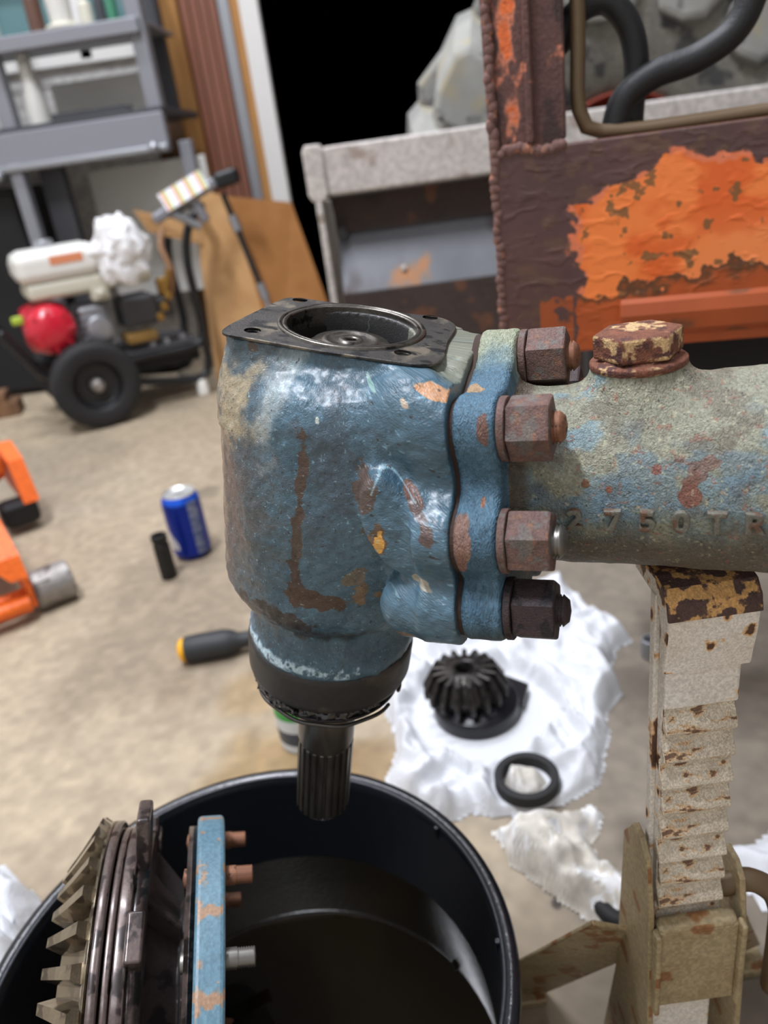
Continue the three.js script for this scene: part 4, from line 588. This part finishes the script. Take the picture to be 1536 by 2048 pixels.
{ const t = thing('deep_socket', 'tall black impact socket standing in front of the blue can', 'socket', [-0.372, 0, -1.150]);
  mesh('socket_body', lathe([[0.0075, 0], [0.0125, 0], [0.0135, 0.001], [0.0135, 0.062], [0.0125, 0.0635], [0.0115, 0.0635], [0.0115, 0.068], [0.0135, 0.0695], [0.0135, 0.079], [0.0125, 0.080], [0.0088, 0.080], [0.0088, 0.05], [0.0, 0.05]], 32), mat.socket, t); }
{ const t = thing('screwdriver', 'dark grip screwdriver with yellow end cap lying on the floor', 'screwdriver', [-0.296, 0.019, -0.893], R(4));
  mesh('grip', (() => { const g = lathe([[0.0, -0.002], [0.014, -0.002], [0.0175, 0.002], [0.0185, 0.02], [0.0185, 0.055], [0.016, 0.066], [0.0115, 0.074], [0.0105, 0.085], [0.0135, 0.098], [0.012, 0.108], [0.0, 0.109]], 32); const p = g.attributes.position; for (let i = 0; i < p.count; i++) { const a = Math.atan2(p.getX(i), p.getZ(i)), k = 1 + 0.03 * Math.cos(6 * a); p.setX(i, p.getX(i) * k); p.setZ(i, p.getZ(i) * k); } return g.rotateZ(-Math.PI / 2); })(), mat.handle, t);
  mesh('end_cap', lathe([[0, -0.0095], [0.010, -0.009], [0.015, -0.006], [0.0165, -0.002], [0.0165, 0.001], [0, 0.001]], 32).rotateZ(-Math.PI / 2), mat.yellow, t);
  mesh('shank', rod([0.10, 0, 0], [0.22, 0, 0], 0.0032), mat.alu, t); }
{ const t = thing('spray_bottle', 'small white bottle with coloured label behind the splined shaft', 'bottle', [-0.126, 0, -0.705]);
  mesh('bottle_body', lathe([[0, 0], [0.027, 0], [0.029, 0.002], [0.029, 0.085], [0.026, 0.095], [0.012, 0.102], [0.011, 0.108], [0, 0.108]], 40), M('printed bottle', { roughness: 0.4, s: 0.1, map: tex(64, 128, (u, v) => v > 0.62 && v < 0.78 ? [226, 74, 52] : v > 0.46 && v <= 0.62 ? [52, 150, 70] : v < 0.3 && v > 0.12 ? [60, 70, 84] : [206, 212, 216]) }), t); }
{
  const t = thing('floor_jack', 'orange floor jack with a grey steel roller at the left edge', 'floor jack', [-0.562, 0, -1.112], R(33));
  // local x = roller axis pointing right and away, z towards the photographer
  mesh('roller', lathe([[0, -0.031], [0.030, -0.031], [0.0325, -0.028], [0.0325, 0.028], [0.030, 0.031], [0, 0.031]], 40).rotateZ(-Math.PI / 2).translate(0.012, 0.0325, 0), mat.caster, t);
  mesh('axle', rod([-0.34, 0.034, 0.0], [0.0, 0.034, 0.0], 0.010), mat.jackOrange, t);
  mesh('side_frame', sheet([[-0.028, 0.02, 0.03], [-0.028, 0.075, 0.034], [-0.028, 0.108, 0.018], [-0.028, 0.138, -0.06], [-0.028, 0.152, -0.17], [-0.028, 0.142, -0.32], [-0.028, 0.1, -0.55], [-0.028, 0.04, -0.55], [-0.028, 0.035, -0.06]], 0.008), mat.jackOrange, t);
  for (const [z0, y0, x0, z1, y1, x1] of [[0.034, 0.075, -0.045, 0.018, 0.108, -0.07], [0.018, 0.108, -0.07, -0.06, 0.138, -0.095], [-0.06, 0.138, -0.095, -0.17, 0.152, -0.10], [-0.17, 0.152, -0.10, -0.32, 0.142, -0.10]]) mesh('frame_flange', sheet([[-0.028, y0, z0], [-0.028, y1, z1], [x1, y1, z1], [x0, y0, z0]], 0.004), mat.jackOrange, t);
  mesh('front_tie', rod([-0.03, 0.030, 0.030], [-0.34, 0.036, 0.030], 0.013, 0.013, 20), mat.jackOrange, t);
  mesh('ram', rod([-0.15, 0.055, -0.03], [-0.17, 0.065, -0.30], 0.022), mat.jackDark, t);
  mesh('lift_arm', [sheet([[0.055, 0.06, -0.34], [0.055, 0.14, -0.38], [0.055, 0.16, -0.46], [0.055, 0.07, -0.50]], 0.03), box(0.10, 0.06, 0.10, 0.0, 0.135, -0.42, 0.02)], mat.jackOrange, t);
  mesh('saddle_pad', box(0.07, 0.05, 0.06, 0.045, 0.04, -0.37, 0.012), mat.nearBlack, t);
}
solo('dry_leaf', at(ext(new THREE.Shape(new THREE.SplineCurve([V2(-0.03, 0), V2(-0.005, 0.014), V2(0.03, 0.002), V2(0.0, -0.013), V2(-0.03, 0)]).getPoints(24)), 0.004, 0.0008), 0, 0.004, 0, -Math.PI / 2), M('dry orange leaf', { color: '#c47a48', roughness: 0.85 }), 'curled orange leaf on the floor left of the black wheel', 'leaf', [-1.03, 0, -2.06], 0.4);
// ------------------------------------------------------------------ pressure washer
{
  const t = thing('pressure_washer', 'petrol pressure washer with white fuel tank, red engine cover and black wheels', 'pressure washer', [-0.766, 0, -2.105], R(27));
  const wheel = (x, z) => { const w = mesh('wheel', lathe([[0.062, -0.030], [0.100, -0.036], [0.114, -0.030], [0.1185, -0.018], [0.1185, 0.018], [0.114, 0.030], [0.100, 0.036], [0.072, 0.034], [0.064, 0.026], [0.062, 0.018], [0.062, -0.030]], 56).rotateX(Math.PI / 2).translate(x, 0.1185, z), mat.rubber, t);
    mesh('rim', lathe([[0.0, 0.004], [0.024, 0.004], [0.030, 0.010], [0.052, 0.002], [0.060, 0.016], [0.066, 0.026], [0.070, 0.030], [0.066, 0.031], [0.060, 0.02], [0.060, -0.028], [0, -0.028]], 48).rotateX(Math.PI / 2).translate(x, 0.1185, z), mat.black, w);
    mesh('hub', lathe([[0, 0.034], [0.010, 0.034], [0.018, 0.030], [0.019, 0.004], [0, 0.004]], 32).rotateX(Math.PI / 2).translate(x, 0.1185, z), mat.caster, w); };
  wheel(0.033, 0); wheel(0.033, -0.30);
  mesh('axle', rod([0.033, 0.1185, -0.29], [0.033, 0.1185, 0.0], 0.008), mat.alu, t);
  for (const z of [-0.05, -0.24]) mesh('frame_tube', tube([[-0.155, 0.29, z], [-0.12, 0.22, z], [-0.085, 0.165, z], [-0.02, 0.150, z], [0.18, 0.150, z], [0.355, 0.155, z], [0.372, 0.18, z], [0.374, 0.38, z], [0.388, 0.45, z], [0.415, 0.497, z], [0.445, 0.52, z]], 0.0125, 90, 12), mat.blackTube, t);
  for (const z of [-0.05, -0.24]) mesh('skid_tube', tube([[0.06, 0.115, z], [0.16, 0.085, z], [0.325, 0.055, z], [0.358, 0.065, z], [0.372, 0.10, z], [0.372, 0.17, z]], 0.0125, 50, 12), mat.blackTube, t);
  for (const z of [-0.05, -0.24]) mesh('rubber_foot', lathe([[0, 0], [0.016, 0], [0.018, 0.006], [0.014, 0.05], [0, 0.05]], 20).translate(0.335, 0, z), mat.white, t);
  mesh('handle_bar', tube([[0.445, 0.52, -0.05], [0.455, 0.526, -0.12], [0.455, 0.526, -0.22], [0.445, 0.52, -0.24]], 0.014, 40, 12), mat.black, t);
  mesh('deck_plate', box(0.34, 0.008, 0.24, 0.19, 0.166, -0.165, 0.003), mat.engineGrey, t);
  mesh('deck_skirt', box(0.33, 0.05, 0.20, 0.19, 0.13, -0.165, 0.004), mat.nearBlack, t);
  const tank = mesh('fuel_tank', [box(0.225, 0.086, 0.17, 0.036, 0.436, -0.13, 0.030)], mat.white, t);
  mesh('tank_cap', lathe([[0, 0.026], [0.022, 0.026], [0.026, 0.022], [0.026, 0], [0, 0]], 24).translate(0.02, 0.472, -0.13), mat.alu, tank);
  mesh('tank_label', box(0.085, 0.022, 0.002, 0.055, 0.448, -0.0442, 0.0005), M('orange label', { color: '#d98a62', roughness: 0.5 }), tank);
  mesh('tank_base', box(0.235, 0.046, 0.16, 0.055, 0.374, -0.13, 0.016), mat.cream, t);
  const rc = mesh('recoil_cover', [lathe([[0, 0.045], [0.030, 0.045], [0.052, 0.034], [0.066, 0.014], [0.068, -0.02], [0, -0.02]], 40).rotateX(Math.PI / 2).translate(-0.034, 0.278, -0.055), box(0.125, 0.13, 0.11, -0.034, 0.278, -0.12, 0.03)], mat.red, t);
  for (let k = 0; k < 8; k++) mesh('vent_rib', at(box(0.006, 0.036, 0.006, 0, 0.042, 0, 0.002), -0.034, 0.278, -0.018, 0, 0, k * Math.PI / 4), mat.red, rc);
  mesh('pull_grip', box(0.03, 0.022, 0.014, -0.108, 0.318, -0.04, 0.006), M('yellow green plastic', { color: '#a8bd3c', roughness: 0.5 }), t);
  const eb = mesh('engine_block', [box(0.075, 0.11, 0.13, 0.085, 0.262, -0.13, 0.012), lathe([[0, 0.03], [0.030, 0.03], [0.036, 0.024], [0.036, 0], [0, 0]], 28).rotateX(Math.PI / 2).translate(0.09, 0.255, -0.066)], mat.alu, t);
  for (let k = 0; k < 6; k++) mesh('cooling_fin', box(0.085, 0.0035, 0.14, 0.088, 0.215 + k * 0.018, -0.13, 0.001), mat.alu, eb);
  mesh('carburettor', [box(0.05, 0.04, 0.06, 0.118, 0.345, -0.08, 0.008), lathe([[0, 0.02], [0.012, 0.02], [0.013, 0], [0, 0]], 16).rotateX(Math.PI / 2).translate(0.118, 0.345, -0.05)], mat.cream, t);
  const pm = mesh('pump', [box(0.105, 0.085, 0.11, 0.215, 0.275, -0.12, 0.014), box(0.05, 0.06, 0.10, 0.287, 0.27, -0.12, 0.01)], mat.engineGrey, t);
  for (let k = 0; k < 3; k++) mesh('pump_cap', lathe([[0, 0.014], [0.010, 0.014], [0.012, 0.010], [0.012, 0], [0, 0]], 16).rotateX(Math.PI / 2).translate(0.265 + k * 0.018, 0.25 + 0.026 * k, -0.066), mat.brass, pm);
  mesh('brass_fitting', [box(0.03, 0.05, 0.03, 0.30, 0.325, -0.10, 0.005), rod([0.30, 0.3, -0.09], [0.325, 0.37, -0.09], 0.009)], mat.brass, t);
  mesh('oil_sump', box(0.09, 0.03, 0.08, 0.20, 0.205, -0.09, 0.008), M('amber resin', { color: '#8a6a34', roughness: 0.4 }), t);
  for (const [x, z] of [[0.12, -0.07], [0.225, -0.07], [0.265, -0.065], [0.315, -0.075]]) mesh('deck_bolt', at(hex(0.011, 0.016, 0.003), x, 0.170, z, -Math.PI / 2), mat.alu, t);
  mesh('air_cleaner', [box(0.10, 0.036, 0.10, 0.225, 0.365, -0.13, 0.015)], mat.cream, t);
  mesh('copper_elbow', tube([[0.14, 0.44, -0.10], [0.165, 0.455, -0.09], [0.185, 0.44, -0.09], [0.19, 0.40, -0.10]], 0.018, 24, 12), M('dull copper', { color: '#b08a78', roughness: 0.4, metalness: 0.5 }), t);
  mesh('high_pressure_hose', tube([[0.32, 0.30, -0.1], [0.335, 0.36, -0.1], [0.33, 0.43, -0.13], [0.352, 0.47, -0.16]], 0.009, 30, 10), M('tan rubber', { color: '#8a6444', roughness: 0.6 }), t);
}
// loose wrapping on the washer, the spray gun across its handle
{
  const P = [[0.16, 0.435], [0.19, 0.50], [0.235, 0.525], [0.262, 0.50], [0.272, 0.43], [0.262, 0.385], [0.22, 0.372], [0.19, 0.40]], g = new THREE.IcosahedronGeometry(1, 5), p = g.attributes.position;
  for (let i = 0; i < p.count; i++) { const x = p.getX(i), y = p.getY(i), z = p.getZ(i), k = 1 + 0.7 * (Math.abs(2 * fbm3(x * 1.7 + 4, y * 1.7, z * 1.7, 3) - 1) - 0.25); p.setXYZ(i, x * k * 0.070, y * k * 0.090, z * k * 0.05); }
  g.computeVertexNormals();
  solo('plastic_bag', g, mat.bag, 'crumpled clear white plastic bag hung on the pressure washer', 'bag', [-0.766 + 0.225 * Math.cos(R(27)) - 0.06 * Math.sin(R(27)), 0.452, -2.105 - 0.225 * Math.sin(R(27)) + 0.02 * Math.cos(R(27))], 0.4);
}
{
  const t = thing('spray_gun', 'spray gun with a colourful paper tag lying across the washer handle', 'spray gun', [-0.425, 0.528, -2.27], R(12));
  mesh('gun_body', [plank([-0.085, -0.022, 0], [0.10, 0.052, 0], 0.030, 0.03, V3(0, 0, 1), 0.01), plank([0.03, 0.02, 0], [0.055, -0.045, 0], 0.026, 0.024, V3(0, 0, 1), 0.008)], mat.shelfGrey, t);
  mesh('grip', plank([0.095, 0.05, 0], [0.165, 0.062, 0], 0.044, 0.034, V3(0, 0, 1), 0.014), mat.black, t);
  mesh('paper_tag', [at(box(0.13, 0.050, 0.002, 0, 0, 0, 0.0006), 0.01, 0.040, 0.022, -0.3, 0, 0.38)], M('printed tag', { roughness: 0.7, s: 0.11, map: tex(64, 64, (u, v) => { const k = md(u * 3 + v, 1); return k < 0.12 ? [214, 110, 112] : k < 0.24 ? [232, 206, 120] : k < 0.36 ? [176, 206, 130] : [232, 232, 234]; }) }), t);
  mesh('chrome_tip', rod([-0.03, -0.012, 0.016], [0.035, -0.055, 0.012], 0.011), mat.galv, t);
}
{
  const t = thing('spray_wand', 'black and silver spray wand leaning on the brown cardboard', 'wand');
  mesh('wand_tube', rod([-0.320, 0.545, -2.335], [-0.262, 0.300, -2.30], 0.0085), mat.black, t);
  mesh('wand_sleeve', rod([-0.262, 0.300, -2.30], [-0.252, 0.255, -2.295], 0.0125), mat.galv, t);
  mesh('lower_tube', rod([-0.252, 0.255, -2.295], [-0.200, 0.0, -2.25], 0.008), mat.galv, t);
  mesh('collar', rod([-0.306, 0.487, -2.327], [-0.296, 0.445, -2.321], 0.013), mat.galv, t);
}
{
  const t = thing('cardboard_box', 'opened brown cardboard box leaning behind the pressure washer', 'cardboard box');
  mesh('panel', sheet([[-0.470, 0.0, -2.43], [-0.255, 0.0, -2.36], [-0.318, 0.535, -2.42], [-0.415, 0.565, -2.47], [-0.445, 0.38, -2.465]], 0.005), mat.cardLit, t);
  mesh('panel', sheet([[-0.255, 0.0, -2.36], [-0.045, 0.0, -2.46], [-0.148, 0.492, -2.52], [-0.318, 0.535, -2.42]], 0.005), mat.cardShaded, t);
  mesh('flap', sheet([[-0.60, 0.535, -2.44], [-0.40, 0.46, -2.46], [-0.40, 0.40, -2.46], [-0.575, 0.47, -2.45]], 0.004), mat.cardLit, t);
}
// ------------------------------------------------------------------ steel work bench with shelf, in front of the window
{
  const t = thing('steel_workbench', 'grey steel workbench with a raised shelf against the back wall', 'workbench', [-1.3, 0, -2.6], R(-5));
  for (const [x, z] of [[0.812, 0], [0.375, 0.0], [0.778, -0.30], [-0.45, 0.0]]) mesh('upper_post', box(0.046, 0.62, 0.046, x, 1.09, z - 0.02, 0.006), z ? mat.shelfDark : mat.shelfGrey, t);
  mesh('upper_rail', box(1.34, 0.040, 0.05, 0.155, 0.993, 0.0, 0.006), mat.shelfGrey, t);
  mesh('upper_shelf', box(1.34, 0.012, 0.34, 0.155, 1.008, -0.17, 0.003), mat.shelfGrey, t);
  const bf = mesh('bench_front', [box(1.36, 0.088, 0.03, 0.16, 0.735, 0.02, 0.005)], mat.shelfGrey, t);
  mesh('bench_lip', box(1.36, 0.022, 0.045, 0.16, 0.685, 0.028, 0.008), mat.galv, bf);
  mesh('bench_top', box(1.36, 0.020, 0.42, 0.16, 0.782, -0.18, 0.004), mat.shelfDark, t);
  mesh('end_knob', new THREE.SphereGeometry(0.016, 16, 12).translate(0.800, 0.688, 0.055), mat.alu, t);
  mesh('end_knob', new THREE.SphereGeometry(0.016, 16, 12).translate(0.325, 0.668, 0.055), mat.alu, t);
  for (const [x, z, m] of [[0.372, 0.02, mat.shelfGrey], [0.862, -0.07, mat.shelfGrey], [0.44, -0.06, mat.shelfDark], [0.80, -0.30, mat.shelfDark], [-0.45, 0, mat.shelfGrey]]) mesh('bench_leg', box(m === mat.shelfDark && x < 0.5 ? 0.075 : 0.038, 0.70, 0.038, x, 0.35, z, 0.004), m, t);
  mesh('storage_panel', box(0.40, 0.42, 0.012, 0.66, 0.45, -0.28, 0.004), mat.white, t);
  mesh('splash_board', box(0.40, 0.125, 0.012, 0.60, 0.858, -0.32, 0.004), mat.white, t);
}
{ const S = (x, y, z) => { const a = R(-5); return [-1.3 + x * Math.cos(a) + z * Math.sin(a), y, -2.6 - x * Math.sin(a) + z * Math.cos(a)]; };
  const bk = thing('plastic_pail', 'white pail standing on the upper shelf of the workbench', 'pail', S(0.592, 1.0145, -0.05));
  mesh('pail_body', lathe([[0, 0], [0.030, 0], [0.038, 0.17], [0.041, 0.172], [0.041, 0.18], [0.036, 0.18], [0.028, 0.006], [0, 0.006]], 32), mat.white, bk); mesh('pail_foot', lathe([[0, 0], [0.046, 0], [0.048, 0.012], [0.034, 0.018], [0, 0.018]], 32), mat.cream, bk);
  const jr = (nm, lab, x, z, r, h, m, m2) => { const o = thing(nm, lab, 'bottle', S(x, 1.0145, z)); mesh('bottle_body', lathe([[0, 0], [r, 0], [r * 1.05, 0.004], [r * 1.05, h * 0.7], [r * 0.8, h * 0.8], [r * 0.45, h * 0.86], [r * 0.45, h * 0.9], [0, h * 0.9]], 24), m, o); mesh('cap', lathe([[0, h * 0.9], [r * 0.5, h * 0.9], [r * 0.5, h], [0, h]], 20), m2, o); };
  jr('jar', 'small pale jar right of the white pail on the shelf', 0.665, -0.05, 0.018, 0.075, mat.cream, mat.white);
  jr('bottle', 'dark bottle on the shelf between the pale jar and the green bottle', 0.700, -0.07, 0.014, 0.09, mat.shelfDark, mat.red);
  jr('bottle', 'green bottle near the right post of the shelf', 0.737, -0.06, 0.015, 0.085, M('green plastic', { color: '#3f7f62', roughness: 0.4 }), mat.white);
  jr('bottle', 'brown bottle left of the white pail on the shelf', 0.515, -0.06, 0.022, 0.12, M('brown glass', { color: '#5d4236', roughness: 0.3 }), mat.black);
  const tr = thing('tool_tray', 'low dark tray of tools on the bench top', 'tray', S(0.62, 0.7925, -0.03));
  mesh('tray_body', [box(0.22, 0.006, 0.07, 0, 0.003, 0, 0.002), box(0.22, 0.018, 0.004, 0, 0.010, 0.034, 0.001), box(0.22, 0.018, 0.004, 0, 0.010, -0.034, 0.001)], mat.shelfDark, tr);
  for (let k = 0; k < 5; k++) mesh('tool', rod([-0.09 + k * 0.04, 0.012, -0.02], [-0.07 + k * 0.04, 0.014, 0.025], 0.006), mat.engineGrey, tr);
  const jg = thing('white_jug', 'tall white jug at the left end of the bench top', 'jug', S(0.447, 0.7925, -0.06));
  mesh('jug_body', lathe([[0, 0], [0.030, 0], [0.034, 0.004], [0.030, 0.07], [0.022, 0.10], [0.019, 0.15], [0.018, 0.17], [0, 0.17]], 28), mat.white, jg); mesh('jug_cap', lathe([[0, 0.17], [0.016, 0.17], [0.016, 0.185], [0, 0.185]], 20), mat.white, jg);
  const cab = thing('black_cabinet', 'dark cabinet under the left end of the workbench', 'cabinet', S(0.05, 0, -0.18)); mesh('cabinet_body', box(0.50, 0.64, 0.28, 0, 0.32, 0, 0.006), mat.nearBlack, cab); mesh('door', box(0.235, 0.60, 0.014, 0.122, 0.32, 0.146, 0.004), mat.nearBlack, cab);
  const pl = thing('scrap_timber', 'length of brown scrap timber on the floor left of the pressure washer', 'timber', [-1.33, 0, -2.36], 0.2); mesh('board', box(0.5, 0.045, 0.09, 0, 0.0225, 0, 0.004), mat.woodDark, pl); mesh('board', box(0.4, 0.03, 0.08, 0.02, 0.06, 0, 0.004), mat.woodDark, pl);
}
renderer.render(scene, camera);
